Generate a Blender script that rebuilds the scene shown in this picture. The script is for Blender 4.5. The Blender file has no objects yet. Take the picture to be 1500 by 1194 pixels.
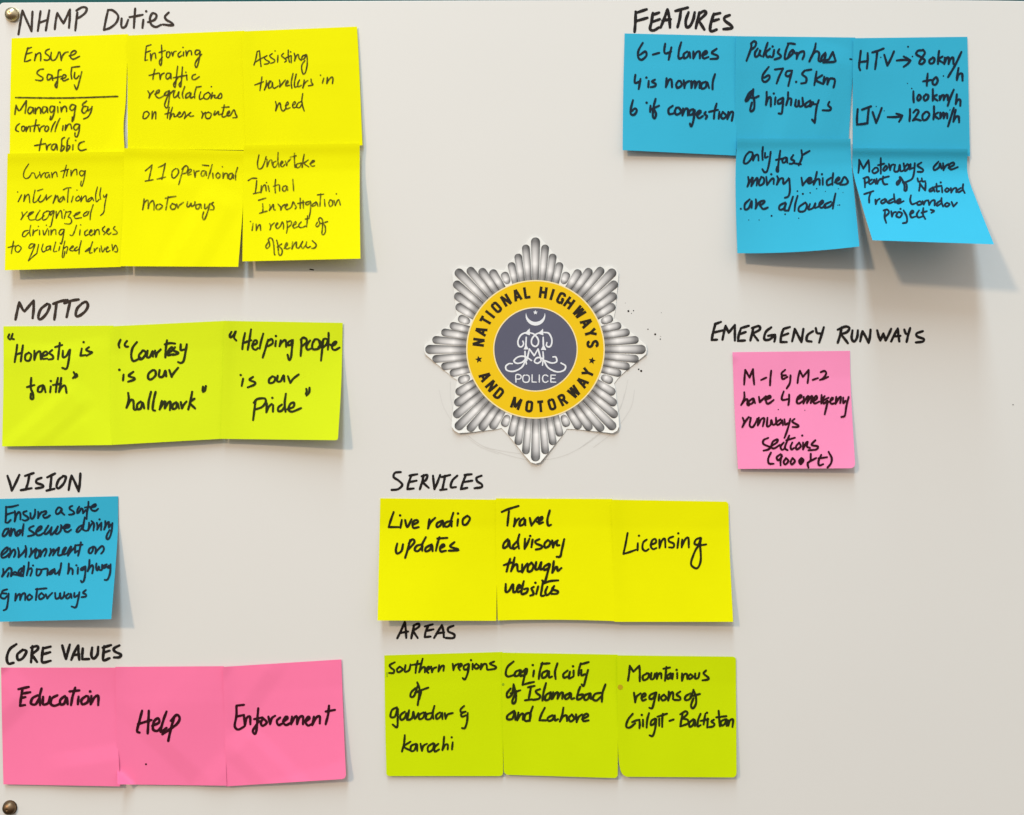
import bpy, math, random
from mathutils import Vector
from mathutils.bvhtree import BVHTree

random.seed(7)
scene = bpy.context.scene
C = scene.collection

# ---------------------------------------------------------------- units
# measurements are taken in board units of 0.45 mm (a sticky note is 170 units = 76 mm)
S = 0.00045
CX, CY, D = 750.0, 597.0, 1400.0       # board point facing the lens, lens distance
EYE = 1.45                             # height of the lens above the floor


def board(x, y, h=0.0):
    """point standing h units off the board in front of board position x, y"""
    return Vector(((x - CX) * S, -h * S, EYE + (CY - y) * S))


def seen(x, y, h=0.0):
    """same, for a point that is sighted at x, y while standing h units off the board"""
    f = (D - h) / D
    return Vector(((x - CX) * S * f, -h * S, EYE + (CY - y) * S * f))


# ---------------------------------------------------------------- camera
cam_d = bpy.data.cameras.new('camera')
cam = bpy.data.objects.new('camera', cam_d)
C.objects.link(cam)
cam.location = (0, -D * S, EYE)
cam.rotation_euler = (math.radians(90), 0, 0)
cam_d.sensor_width = 36.0
cam_d.sensor_fit = 'HORIZONTAL'
cam_d.lens = 36.0 * D / 1500.0
cam_d.clip_start = 0.01
cam_d.clip_end = 50.0
scene.camera = cam

# ---------------------------------------------------------------- world: dim room, pale ceiling, brown floor
world = bpy.data.worlds.new('World')
scene.world = world
world.use_nodes = True
wn, wl = world.node_tree.nodes, world.node_tree.links
wn.clear()
tc = wn.new('ShaderNodeTexCoord')
sx = wn.new('ShaderNodeSeparateXYZ')
mr = wn.new('ShaderNodeMapRange')
mr.inputs['From Min'].default_value = -1
mr.inputs['From Max'].default_value = 1
cr = wn.new('ShaderNodeValToRGB')
cr.color_ramp.elements[0].position = 0.30
cr.color_ramp.elements[0].color = (0.16, 0.115, 0.075, 1)
cr.color_ramp.elements[1].position = 0.72
cr.color_ramp.elements[1].color = (1.0, 0.97, 0.92, 1)
bg = wn.new('ShaderNodeBackground')
bg.inputs['Strength'].default_value = 0.93
wo = wn.new('ShaderNodeOutputWorld')
wl.new(tc.outputs['Generated'], sx.inputs[0])
wl.new(sx.outputs['Z'], mr.inputs['Value'])
wl.new(mr.outputs['Result'], cr.inputs['Fac'])
wl.new(cr.outputs['Color'], bg.inputs['Color'])
wl.new(bg.outputs['Background'], wo.inputs['Surface'])


# ---------------------------------------------------------------- room lamps
def lamp(name, x, y, h, level, col, w, hgt):
    """soft ceiling lamp aimed at the board; level = share of the board's brightness it gives"""
    p, t = board(x, y, h), board(CX, CY)
    v = t - p
    d2 = v.length_squared
    cosb = abs(v.normalized().y)
    ld = bpy.data.lights.new(name, 'AREA')
    ld.shape = 'RECTANGLE'
    ld.size, ld.size_y = w, hgt
    ld.color = col
    ld.energy = math.pi * (level * math.pi * d2 / cosb)
    o = bpy.data.objects.new(name, ld)
    o.location = p
    o.rotation_euler = v.to_track_quat('-Z', 'Y').to_euler()
    C.objects.link(o)
    return o


lamp('warm_ceiling_lamp', -3870, -3000, 6000, 0.29, (1.0, 0.72, 0.46), 0.26, 0.26)
lamp('cool_ceiling_lamp', 0, -6050, 3500, 0.40, (0.66, 0.87, 1.0), 0.50, 2.40)

scene.view_settings.view_transform = 'Standard'
scene.view_settings.look = 'None'
scene.view_settings.exposure = 0.0
scene.view_settings.gamma = 1.0
scene.view_settings.use_curve_mapping = False
scene.render.engine = 'CYCLES'
scene.cycles.transparent_max_bounces = 24


# ---------------------------------------------------------------- materials
def new_mat(name):
    m = bpy.data.materials.new(name)
    m.use_nodes = True
    m.node_tree.nodes.clear()
    return m, m.node_tree.nodes, m.node_tree.links


def noise_tint(n, l, col, amount, scale, detail=4.0):
    """base colour varied by a soft noise"""
    t = n.new('ShaderNodeTexCoord')
    nz = n.new('ShaderNodeTexNoise')
    nz.inputs['Scale'].default_value = scale
    nz.inputs['Detail'].default_value = detail
    l.new(t.outputs['Object'], nz.inputs['Vector'])
    mx = n.new('ShaderNodeMix')
    mx.data_type = 'RGBA'
    mx.inputs[6].default_value = [c * (1 - amount) for c in col] + [1]
    mx.inputs[7].default_value = [min(1, c * (1 + amount)) for c in col] + [1]
    oi = n.new('ShaderNodeObjectInfo')                  # no two sheets are quite alike
    ad = n.new('ShaderNodeMath')
    ad.operation = 'MULTIPLY_ADD'
    ad.inputs[1].default_value = 0.6
    l.new(oi.outputs['Random'], ad.inputs[0])
    l.new(nz.outputs['Fac'], ad.inputs[2])
    sb = n.new('ShaderNodeMath')
    sb.operation = 'SUBTRACT'
    sb.use_clamp = True
    sb.inputs[1].default_value = 0.3
    l.new(ad.outputs[0], sb.inputs[0])
    l.new(sb.outputs[0], mx.inputs[0])
    return mx.outputs[2], t


def paper_mat(name, col, trans=0.09):
    m, n, l = new_mat(name)
    c, t = noise_tint(n, l, col, 0.05, 22.0)
    fib = n.new('ShaderNodeTexNoise')
    fib.inputs['Scale'].default_value = 900.0
    fib.inputs['Detail'].default_value = 3.0
    l.new(t.outputs['Object'], fib.inputs['Vector'])
    bp = n.new('ShaderNodeBump')
    bp.inputs['Strength'].default_value = 0.10
    bp.inputs['Distance'].default_value = 0.0004
    l.new(fib.outputs['Fac'], bp.inputs['Height'])
    p = n.new('ShaderNodeBsdfPrincipled')
    p.inputs['Roughness'].default_value = 0.75
    p.inputs['Specular IOR Level'].default_value = 0.05
    l.new(c, p.inputs['Base Color'])
    l.new(bp.outputs['Normal'], p.inputs['Normal'])
    tr = n.new('ShaderNodeBsdfTranslucent')
    l.new(c, tr.inputs['Color'])
    mx = n.new('ShaderNodeMixShader')
    mx.inputs[0].default_value = trans
    l.new(p.outputs[0], mx.inputs[1])
    l.new(tr.outputs[0], mx.inputs[2])
    o = n.new('ShaderNodeOutputMaterial')
    l.new(mx.outputs[0], o.inputs['Surface'])
    return m


def simple_mat(name, col, rough=0.6, spec=0.2, metal=0.0, vary=0.0, scale=60.0):
    m, n, l = new_mat(name)
    p = n.new('ShaderNodeBsdfPrincipled')
    p.inputs['Roughness'].default_value = rough
    p.inputs['Specular IOR Level'].default_value = spec
    p.inputs['Metallic'].default_value = metal
    if vary:
        c, t = noise_tint(n, l, col, vary, scale)
        l.new(c, p.inputs['Base Color'])
    else:
        p.inputs['Base Color'].default_value = list(col) + [1]
    o = n.new('ShaderNodeOutputMaterial')
    l.new(p.outputs[0], o.inputs['Surface'])
    return m


def ink_mat(name, col, cover, scale=420.0):
    """pen ink: thins out in streaks so the paper shows through"""
    m, n, l = new_mat(name)
    t = n.new('ShaderNodeTexCoord')
    nz = n.new('ShaderNodeTexNoise')
    nz.inputs['Scale'].default_value = scale
    nz.inputs['Detail'].default_value = 3.0
    l.new(t.outputs['Object'], nz.inputs['Vector'])
    mr = n.new('ShaderNodeMapRange')
    mr.inputs['From Min'].default_value = 0.34
    mr.inputs['From Max'].default_value = 0.60
    mr.inputs['To Min'].default_value = cover
    mr.inputs['To Max'].default_value = 1.0
    l.new(nz.outputs['Fac'], mr.inputs['Value'])
    p = n.new('ShaderNodeBsdfPrincipled')
    p.inputs['Base Color'].default_value = list(col) + [1]
    p.inputs['Roughness'].default_value = 0.65
    p.inputs['Specular IOR Level'].default_value = 0.12
    tr = n.new('ShaderNodeBsdfTransparent')
    mx = n.new('ShaderNodeMixShader')
    l.new(mr.outputs['Result'], mx.inputs[0])
    l.new(tr.outputs[0], mx.inputs[1])
    l.new(p.outputs[0], mx.inputs[2])
    o = n.new('ShaderNodeOutputMaterial')
    l.new(mx.outputs[0], o.inputs['Surface'])
    return m


M = {
    'board': simple_mat('white_laminate', (0.705, 0.697, 0.680), 0.55, 0.12, vary=0.022, scale=6.0),
    'wall': simple_mat('teal_wall_paint', (0.012, 0.085, 0.085), 0.8, 0.2, vary=0.25, scale=14.0),
    'yellow': paper_mat('yellow_paper', (0.875, 0.86, 0.001)),
    'lemon': paper_mat('lemon_paper', (0.86, 0.86, 0.0008)),
    'green': paper_mat('lime_paper', (0.69, 0.83, 0.014)),
    'lime': paper_mat('deep_lime_paper', (0.62, 0.78, 0.002)),
    'blue': paper_mat('blue_paper', (0.042, 0.435, 0.65)),
    'pink': paper_mat('pink_paper', (0.97, 0.205, 0.41)),
    'rose': paper_mat('rose_paper', (0.97, 0.30, 0.55)),
    'white': simple_mat('badge_paper', (0.82, 0.82, 0.80), 0.6, 0.2),
    'ink_head': ink_mat('brown_black_marker', (0.040, 0.028, 0.022), 0.82),
    'ink_black': ink_mat('black_marker', (0.014, 0.011, 0.011), 0.9),
    'ink_yellow': ink_mat('pen_on_yellow', (0.060, 0.048, 0.005), 0.62),
    'ink_faint': ink_mat('dry_pen_on_yellow', (0.085, 0.070, 0.005), 0.45),
    'ink_lemon': ink_mat('marker_on_lemon', (0.018, 0.016, 0.004), 0.88),
    'ink_green': ink_mat('marker_on_lime', (0.020, 0.024, 0.004), 0.85),
    'ink_blue': ink_mat('marker_on_blue', (0.008, 0.017, 0.034), 0.86),
    'ink_pink': ink_mat('marker_on_pink', (0.030, 0.003, 0.008), 0.88),
    'pencil': simple_mat('faint_pencil', (0.63, 0.62, 0.605), 0.7, 0.1),
    'stain': simple_mat('ochre_stain', (0.50, 0.36, 0.01), 0.7, 0.1),
    'stain_green': simple_mat('green_stain', (0.28, 0.42, 0.01), 0.7, 0.1),
    'gold': simple_mat('printed_gold', (0.83, 0.54, 0.004), 0.55, 0.2, vary=0.03, scale=40),
    'cream': simple_mat('printed_cream', (0.90, 0.76, 0.42), 0.55, 0.2),
    'slate': simple_mat('printed_slate', (0.105, 0.107, 0.16), 0.55, 0.2, vary=0.05, scale=60),
    'print_black': simple_mat('printed_black', (0.020, 0.014, 0.006), 0.55, 0.2),
    'print_white': simple_mat('printed_white', (0.78, 0.80, 0.84), 0.55, 0.2),
    'hub': simple_mat('printed_grey', (0.42, 0.41, 0.41), 0.55, 0.2),
    'chrome': simple_mat('worn_steel', (0.58, 0.48, 0.31), 0.33, 0.5, metal=1.0, vary=0.3, scale=160),
    'bronze': simple_mat('tarnished_steel', (0.17, 0.11, 0.065), 0.42, 0.5, metal=1.0, vary=0.6, scale=180),
}


def rib_mat():
    """printed silver flute: grey rim and ends, pale middle (UV: across, along)"""
    m, n, l = new_mat('printed_silver')
    uv = n.new('ShaderNodeUVMap')
    uv.uv_map = 'UVMap'
    sp = n.new('ShaderNodeSeparateXYZ')
    l.new(uv.outputs[0], sp.inputs[0])
    ra = n.new('ShaderNodeValToRGB')
    e = ra.color_ramp.elements
    e[0].position, e[0].color = 0.0, (0.60, 0.60, 0.60, 1)
    e[1].position, e[1].color = 1.0, (0.16, 0.16, 0.16, 1)
    x = e.new(0.55)
    x.color = (0.92, 0.92, 0.92, 1)
    x = e.new(0.30)
    x.color = (1, 1, 1, 1)
    x = e.new(0.05)
    x.color = (0.58, 0.58, 0.58, 1)
    e[0].color = (0.34, 0.34, 0.34, 1)
    l.new(sp.outputs['Y'], ra.inputs[0])
    rb = n.new('ShaderNodeValToRGB')
    e = rb.color_ramp.elements
    e[0].position, e[0].color = 0.0, (0.30, 0.295, 0.30, 1)
    e[1].position, e[1].color = 1.0, (0.17, 0.17, 0.17, 1)
    x = e.new(0.14)
    x.color = (0.38, 0.37, 0.375, 1)
    x = e.new(0.38)
    x.color = (0.94, 0.92, 0.92, 1)
    x = e.new(0.75)
    x.color = (0.56, 0.55, 0.555, 1)
    x = e.new(0.90)
    x.color = (0.24, 0.235, 0.24, 1)
    l.new(sp.outputs['X'], rb.inputs[0])
    mu = n.new('ShaderNodeMix')
    mu.data_type = 'RGBA'
    mu.blend_type = 'MULTIPLY'
    mu.inputs[0].default_value = 1.0
    l.new(rb.outputs[0], mu.inputs[6])
    l.new(ra.outputs[0], mu.inputs[7])
    p = n.new('ShaderNodeBsdfPrincipled')
    p.inputs['Roughness'].default_value = 0.55
    p.inputs['Specular IOR Level'].default_value = 0.2
    l.new(mu.outputs[2], p.inputs['Base Color'])
    o = n.new('ShaderNodeOutputMaterial')
    l.new(p.outputs[0], o.inputs['Surface'])
    return m


M['silver'] = rib_mat()


# ---------------------------------------------------------------- object helpers
def obj(name, verts, faces, mat, parent=None, loc=None, smooth=False):
    """one mesh object; verts are world points, stored relative to loc"""
    base = Vector(loc) if loc is not None else (parent.matrix_world.translation if parent else Vector((0, 0, 0)))
    me = bpy.data.meshes.new(name)
    me.from_pydata([tuple(Vector(v) - base) for v in verts], [], faces)
    me.update()
    if mat:
        me.materials.append(M[mat])
    if smooth:
        me.polygons.foreach_set('use_smooth', [True] * len(me.polygons))
    o = bpy.data.objects.new(name, me)
    C.objects.link(o)
    if parent:
        o.parent = parent
    else:
        o.location = base
    o.matrix_world.translation = base
    return o


def tag(o, label=None, cat=None, group=None, kind=None):
    for k, v in (('label', label), ('category', cat), ('group', group), ('kind', kind)):
        if v:
            o[k] = v
    return o


# ---------------------------------------------------------------- pen strokes
def parse(text, x0, y0, s):
    out = []
    for st in text.replace('\n', '/').split('/'):
        pts = []
        for tok in st.split():
            k = tok.endswith('!')
            a, b = tok.rstrip('!').split(',')
            pts.append((x0 + float(a) / s, y0 + float(b) / s, k))
        if pts:
            out.append(pts)
    return out


def spline(pts, step=1.1):
    """Catmull-Rom through pts, resampled evenly"""
    if len(pts) == 1:
        return [pts[0]]
    P = [(2 * pts[0][0] - pts[1][0], 2 * pts[0][1] - pts[1][1])] + list(pts) + \
        [(2 * pts[-1][0] - pts[-2][0], 2 * pts[-1][1] - pts[-2][1])]
    out = []
    for i in range(1, len(P) - 2):
        p0, p1, p2, p3 = P[i - 1], P[i], P[i + 1], P[i + 2]
        n = max(2, int(math.dist(p1, p2) / step))
        for k in range(n):
            t = k / n
            out.append(tuple(0.5 * ((2 * p1[j]) + (p2[j] - p0[j]) * t + (2 * p0[j] - 5 * p1[j] + 4 * p2[j] - p3[j]) * t * t
                                    + (3 * p1[j] - p0[j] - 3 * p2[j] + p3[j]) * t ** 3) for j in (0, 1)))
    out.append(tuple(pts[-1]))
    return out


class Ink:
    """collects flat pen strokes as polygons in board units"""
    def __init__(self):
        self.v, self.f = [], []
        self.layer = 0

    def fan(self, x, y, r, a0, a1, n=6):
        c = len(self.v)
        self.v.append((x, y, self.layer))
        for i in range(n + 1):
            a = a0 + (a1 - a0) * i / n
            self.v.append((x + r * math.cos(a), y + r * math.sin(a), self.layer))
        for i in range(n):
            self.f.append((c, c + i + 1, c + i + 2))

    def dot(self, x, y, r):
        self.layer += 1
        self.fan(x, y, r, 0, 2 * math.pi, 10)

    def poly(self, pts):
        self.layer += 1
        c = len(self.v)
        self.v += [(x, y, self.layer) for x, y in pts]
        self.f.append(tuple(range(c, c + len(pts))))

    def line(self, pts, w, cap=True, taper=True):
        self.layer += 1
        pts = [p for i, p in enumerate(pts) if i == 0 or math.dist(p, pts[i - 1]) > 1e-3]
        if len(pts) < 2:
            self.dot(pts[0][0], pts[0][1], w * 0.55)
            return
        n = len(pts)
        ph, am = random.random() * 6, 0.07 if taper else 0
        c = len(self.v)
        for i, p in enumerate(pts):
            a, b = pts[max(0, i - 1)], pts[min(n - 1, i + 1)]
            dx, dy = b[0] - a[0], b[1] - a[1]
            q = math.hypot(dx, dy) or 1
            nx, ny = -dy / q, dx / q
            r = w / 2 * (1 + am * math.sin(ph + i * 0.45))
            if taper:
                r *= 0.88 + 0.12 * min(1, i / 4, (n - 1 - i) / 4)
            lay = self.layer + 0.8 * i / n
            self.v.append((p[0] + nx * r, p[1] + ny * r, lay))
            self.v.append((p[0] - nx * r, p[1] - ny * r, lay))
        for i in range(n - 1):
            k = c + 2 * i
            self.f.append((k, k + 1, k + 3, k + 2))
        if cap:
            r = w / 2 * (0.88 if taper else 1)
            for (p, q) in ((pts[0], pts[1]), (pts[-1], pts[-2])):
                a = math.atan2(p[1] - q[1], p[0] - q[0])
                self.fan(p[0], p[1], r, a - math.pi / 2, a + math.pi / 2)

    def strokes(self, text, x0, y0, s, w):
        for st in parse(text, x0, y0, s):
            run = []
            for x, y, k in st:
                run.append((x, y))
                if k and len(run) > 1:
                    self.line(spline(run), w)
                    run = [(x, y)]
            if len(run) > 1 or len(st) == 1:
                self.line(spline(run), w)

    def build(self, name, mat, parent, bvh=None, h=0.0, lift=0.30):
        """lay the strokes on the sheet described by bvh, else on the board at height h"""
        eye = Vector((0, -D * S, EYE))
        out, last = [], None
        for x, y, lay in self.v:
            up = lift + 0.008 * (lay % 40)
            hh = h
            if bvh:
                d = (board(x, y) - eye).normalized()
                hit = bvh.ray_cast(eye, d)
                hh = -hit[0].y / S if hit[0] is not None else (last if last is not None else h)
                last = hh
            out.append(seen(x, y, hh + up))
        return obj(name, out, self.f, mat, parent)

# ---------------------------------------------------------------- handwriting, traced stroke by stroke
WRITING = {}


def write(key, x0, y0, s, text):
    WRITING.setdefault(key, []).append((text, x0, y0, s))


write('head_duties', 0, 0, 5.193, """
140,262 155,170 170,80! 200,150 240,238! 243,160 247,88
308,85 298,160 287,235 / 375,78 362,150 348,232 / 303,172 335,160 362,150
416,222 425,150 436,98! 462,145 482,178! 510,120 532,72! 530,140 524,212
588,95 580,160 572,232 / 580,80 625,55 658,62 650,95 615,125 585,140
822,75 805,150 790,228! / 822,75! 860,80 898,120 885,170 840,210 790,228
925,140 922,190 930,210 955,200 975,150 / 1028,65 1022,140 1018,212 / 985,130 1035,122 1085,112
1090,150 1087,180 1083,212 / 1112,86
1125,168 1175,150 1190,115 1160,100 1140,140 1150,185 1185,205 1225,188
1283,95 1255,125 1265,150 1300,170 1318,190 1290,192 1240,186""")
write('ensure', 0, 0, 5.193, """
212,362 195,420 185,468! 205,466 232,455 / 205,372 238,360 / 197,412 242,398
270,410 268,435 262,460! 270,430 285,408 305,402 310,430 308,462
375,372 350,385 345,405 370,425 378,445 360,458 335,455
390,398 385,435 395,458 420,452 440,415 445,395
455,395 462,430 465,460! 475,425 495,400 518,395
525,425 560,415 580,395 565,385 542,400 535,430 555,450 605,428
330,525 300,530 280,555 300,575 325,590 315,612 270,608
390,570 365,565 358,590 365,610 390,590 395,570 400,610
465,530 445,535 440,580 435,640 430,668 418,650 430,620 / 405,595 465,580
462,600 495,590 500,572 482,570 472,595 485,615 520,600
545,515 540,560 545,600 / 545,512 605,505
568,550 565,590 580,598 600,575 / 622,545 605,610 590,665 580,680 565,645
118,742 500,745 895,733
112,870 122,800! 140,840 155,835! 180,795 200,765! 197,810 190,860
250,820 225,815 210,845 225,865 248,840 252,820 255,860
268,820 268,865! 275,835 295,815 308,830 308,862
355,815 330,812 320,840 330,860 352,840 358,818 362,855
412,810 388,808 378,835 390,855 410,835 415,808 412,850 395,900 380,910 385,885
438,812 440,855 / 455,778
462,815 465,850! 475,820 495,808 505,825 505,848
570,800 545,795 530,820 545,840 570,820 575,800 568,850 558,905 548,925 550,890
658,768 630,790 628,805 655,808! 632,815 622,845 640,860 665,835 / 668,812 668,842 690,825 / 700,810 692,850 668,890 635,905
148,940 125,960 120,990 140,1000
165,965 165,990 178,998 190,975 180,960 165,965
200,965 198,1000! 215,965 228,965 230,998
275,910 265,960 258,1000 / 235,960 300,950
290,965 300,1000! 310,970 335,955
345,965 340,990 355,1000 370,975 358,958 345,965
420,925 400,960 388,1000 / 455,900 432,950 418,1000
480,955 475,992
500,950 495,990! 515,950 535,945 545,980
600,945 575,945 560,970 575,990 600,965 605,945 600,1000 585,1040 570,1035 570,1010
315,1055 305,1100 298,1145 / 262,1108 345,1092
350,1100 355,1140! 362,1110 385,1095
425,1095 400,1100 390,1130 410,1140 425,1110 430,1100 435,1140
490,1045 470,1060 468,1110 460,1150 478,1140 490,1115 470,1108
525,1048 512,1070 510,1110 505,1150 525,1130 530,1110 512,1105
555,1100 552,1140 / 575,1068
640,1075 605,1090 595,1125 615,1145 655,1135""")
write('enforcing', 180, 30, 5.968, """
245,212 205,225! 200,270 192,350! 215,345 / 198,280 240,265
240,290 245,350! 255,300 280,285 288,330
338,215 340,290 338,360 330,395 318,370 325,345 345,320 / 315,280 370,262
385,275 380,310 395,325 412,300 405,275 385,275
425,275 435,310! 445,275 465,268
505,270 482,295 490,320 515,305
530,275 528,310 / 525,235
550,265 555,310! 570,270 595,265 600,300
670,260 640,260 630,285 645,300 670,280 675,265 668,330 650,400 638,410 630,380 650,340 688,295
280,425 268,470 262,515 / 228,480 315,458
320,465 325,515! 335,475 360,458
410,460 385,462 375,495 390,512 412,490 418,462 420,510
478,400 470,470 462,540 455,585 442,560 460,530 480,500
520,405 515,480 508,560 500,580 490,560 505,535 / 440,500 560,478
555,475 560,520 / 550,452
635,470 610,480 605,510 630,515 668,490""")
write('assisting', 345, 30, 5.97, """""")
write('granting', 0, 210, 5.968, """
250,180 215,235 205,285 225,308 255,295 278,258! 300,262 315,305 345,270
345,250 358,300! 370,270 390,255
425,255 400,260 395,290 412,300 430,270 435,300
450,255 455,300! 465,265 490,250 500,290
580,190 565,245 550,300 / 530,245 600,225
590,235 580,285
620,235 620,285! 640,240 668,228 672,275
740,245 705,240 695,265 715,285 740,255 745,235 735,310 715,375 705,360 710,330
245,760 210,770 195,805 215,815 248,780 / 268,715 258,770 265,810
290,755 285,805! 300,770 330,755
345,760 345,800 / 335,725
375,760 385,800 415,745
425,760 425,800 / 405,715
445,755 445,800! 460,760 485,755 488,795
558,750 530,755 515,785 530,800 555,770 560,750 548,830 535,880 525,870
668,715 650,770 632,805 612,800
700,755 695,800 / 705,712
765,755 740,775 745,805 770,795
780,785 805,765 795,755 778,785 795,805 815,790
825,755 825,800! 840,760 862,755 868,795
915,725 895,745 900,765 920,780 905,798
932,775 955,750 945,745 930,775 950,795 970,780
1005,725 990,745 1020,770 1020,790 985,795
118,855 108,905 98,962 / 70,910 130,895
160,890 135,905 135,940 160,950 185,915 160,890""")
write('operational', 170, 210, 5.97, """
255,240 285,215 315,188! 300,260 285,325 / 255,330 325,318
370,210 405,195 430,175! 415,250 400,315 / 358,312 432,295
520,220 492,245 488,290 510,302 545,260 540,225 520,222
590,210 570,280 548,360 / 575,225 610,195 630,215 615,255 585,265
630,265 658,240 650,225 630,240 628,275 655,270
680,235 690,295! 698,250 725,240
775,240 750,245 745,280 765,285 785,245 790,280 / 755,190 810,195
840,185 822,250 805,305
845,260 848,305 / 930,205
890,255 872,280 890,305 912,280 890,255
935,255 935,305! 950,265 972,265 975,305
1015,260 990,270 985,305 1005,310 1022,270 1025,305
1062,210 1045,270 1045,320
245,485 240,530 232,580! 245,525 275,495 282,530 280,570! 290,530 320,500 332,530 330,582
385,530 355,540 350,570 375,578 405,550 385,530
455,465 445,520 435,580 / 430,480 470,470 522,463
490,525 475,550 485,575 515,570 520,540 490,525
530,530 540,565! 555,540 588,515
625,510 620,550 640,550 655,520 660,550 685,535 690,510
730,530 700,540 700,570 722,570 740,530 745,565
775,530 775,570 795,560 820,530 / 822,525 800,600 770,668 755,640 765,600
850,515 835,530 855,555 850,578 825,580""")
write('undertake', 345, 205, 5.97, """
205,130 192,200 200,250 230,245 255,190 268,145
275,170 275,235! 295,185 315,175 320,220
355,185 330,200 330,235 350,235 370,200 / 372,110 370,180 380,235
395,215 415,195 405,185 392,215 410,235 430,215
435,185 448,225! 455,195 482,165
515,115 515,180 520,240 / 478,150 530,138
575,200 535,212 533,240 558,238 578,205 582,240
600,125 590,180 585,235 / 635,175 600,205 640,235
650,210 690,185 675,180 655,210 670,230 690,225
110,355 145,335 185,335 / 185,355 180,410 172,460 / 155,470 220,455
225,400 222,460! 240,405 260,395 268,445
285,400 295,450 / 270,372
350,345 345,400 348,462 / 330,405 375,390
385,395 385,445
440,400 415,410 412,440 435,445 450,405 455,440
500,345 505,395 508,445""")
write('head_motto', 0, 430, 4.778, """
108,182 122,115 135,62! 158,110 172,125! 205,85 235,50! 235,110 228,172
330,72 285,110 268,165 285,180 325,140 348,85 330,72
395,70 388,125 380,182 / 372,72 420,55 472,45
490,60 478,110 466,165 / 450,68 500,50 550,42
575,68 540,105 530,150 550,158 595,125 615,85 602,58 575,68""")
write('honesty', 0, 430, 4.778, """
65,285 57,308 70,322 / 88,282 80,312 97,320
120,358 112,420 102,480 / 160,362 152,420 145,475 / 112,428 155,412
200,415 178,430 178,465 205,468 218,430 200,412
240,400 240,465! 255,420 280,405 285,460
295,440 330,425 322,405 300,420 295,455 330,455
365,395 345,415 368,435 370,455 340,462
418,345 412,400 405,460 / 385,375 435,360
440,400 440,445 465,435 485,395 / 490,392 480,470 465,525 435,520
572,385 562,435! 600,430 / 585,340
622,375 602,393 630,408 645,412 605,435
218,590 215,660 230,700 232,735 215,735 215,700 / 188,655 240,640
300,640 270,655 265,685 290,685 305,645 318,690
355,650 350,690 / 355,612
405,590 395,640 390,690 / 370,640 428,630
428,590 420,650 412,690! 430,655 455,645 465,695
515,550 525,572 510,592 / 535,562 540,575 525,588""")
write('courtesy', 155, 460, 5.972, """
128,225 112,265 118,293 / 185,235 165,265 175,285 195,285
272,245 235,295 222,360 235,408 265,405 300,380
315,330 290,360 295,395 325,385 350,340 325,318 312,332
365,320 358,375 385,375 410,325 412,372
430,320 438,375! 450,340 480,310
535,230 525,300 520,380 / 515,265 560,255 605,258
545,345 585,310 575,290 548,320 545,360 590,350
605,290 592,318 635,340 605,355 565,355
655,265 655,315 685,310 / 708,265 695,340 680,410 655,428 632,420
155,530 150,580 / 118,488
240,505 200,540 250,560 245,575 195,592
410,490 375,520 370,560 395,572 435,535 430,495 410,490
470,490 465,545 500,545 520,495 528,545
555,490 575,550! 590,520 632,470
195,690 200,750 180,820! 215,755 240,760 245,830 265,835
305,765 275,790 275,830 305,825 320,775 335,825
395,680 375,760 370,830 / 435,680 415,770 410,835 430,845
490,760 470,835! 500,780 520,765 515,825! 545,775 565,770 560,840
615,770 585,795 585,830 615,820 625,780 640,825
655,770 665,825! 680,795 705,765
755,680 740,760 720,835 / 775,740 735,775 780,825
850,635 845,670 / 875,630 865,668 850,680""")
write('helping', 310, 450, 5.686, """
165,205 150,235 157,252 180,235 200,200 186,250 205,278
278,215 262,290 255,350 / 328,185 315,270 300,355 / 258,300 330,275
335,320 375,300 372,275 350,285 340,335 365,355 385,340
430,220 410,290 400,345
470,270 450,340 425,420 / 465,285 500,265 508,300 470,325
535,280 530,325 / 535,240
575,275 565,325! 585,290 615,275 620,330
665,275 640,290 635,315 660,310 675,270 668,350 660,420 645,440 632,395
262,595 250,655 / 242,565
345,580 315,605 360,625 355,645 300,668
505,575 480,600 480,630 515,625 530,590 505,575
550,570 545,615 575,615 600,568 605,618
635,575 655,630! 680,595 725,560
365,780 355,860 345,940 / 350,795 380,765 440,760 450,790 420,830 370,850
460,800 455,875! 475,830 500,805
512,815 510,870 / 505,755
585,810 555,835 555,865 585,860 610,820 / 618,720 608,800 615,870
630,850 680,830 685,795 655,805 640,850 670,870 745,840
788,680 792,698 784,722 / 815,670 812,708 790,735""")
write('head_vision', 0, 680, 4.775, """
52,82 70,135 82,185! 110,130 135,75
175,82 235,62 / 205,75 195,130 180,178 / 145,182 220,168
290,95 258,108 255,130 295,145 300,160 250,170
330,92 385,65 / 360,78 355,130 350,178 / 325,185 380,172
440,85 410,110 395,155 410,168 445,135 460,90 440,82
480,180 490,120 500,80! 525,130 550,190! 558,130 562,65""")
write('vision', 0, 680, 4.775, """
50,875 20,885 15,900 45,905! 10,905 5,930 30,940 50,920 / 60,905 55,960 45,1010 25,1022
110,905 105,955! 125,915 140,910 140,950! 155,910 175,905 175,950
205,910 190,930 200,950 225,930 205,910
260,870 255,910 250,950 / 250,875 325,868
290,900 272,920 280,945 310,925 290,900
320,910 330,940! 345,920 365,900
385,900 390,940 415,930 420,900 425,940 445,925 450,895
480,905 460,925 470,940 490,925 495,905 500,935
520,900 520,930 545,915 / 555,895 545,950 530,1000 500,995
600,880 580,900 600,910 600,925 570,930""")
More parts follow.
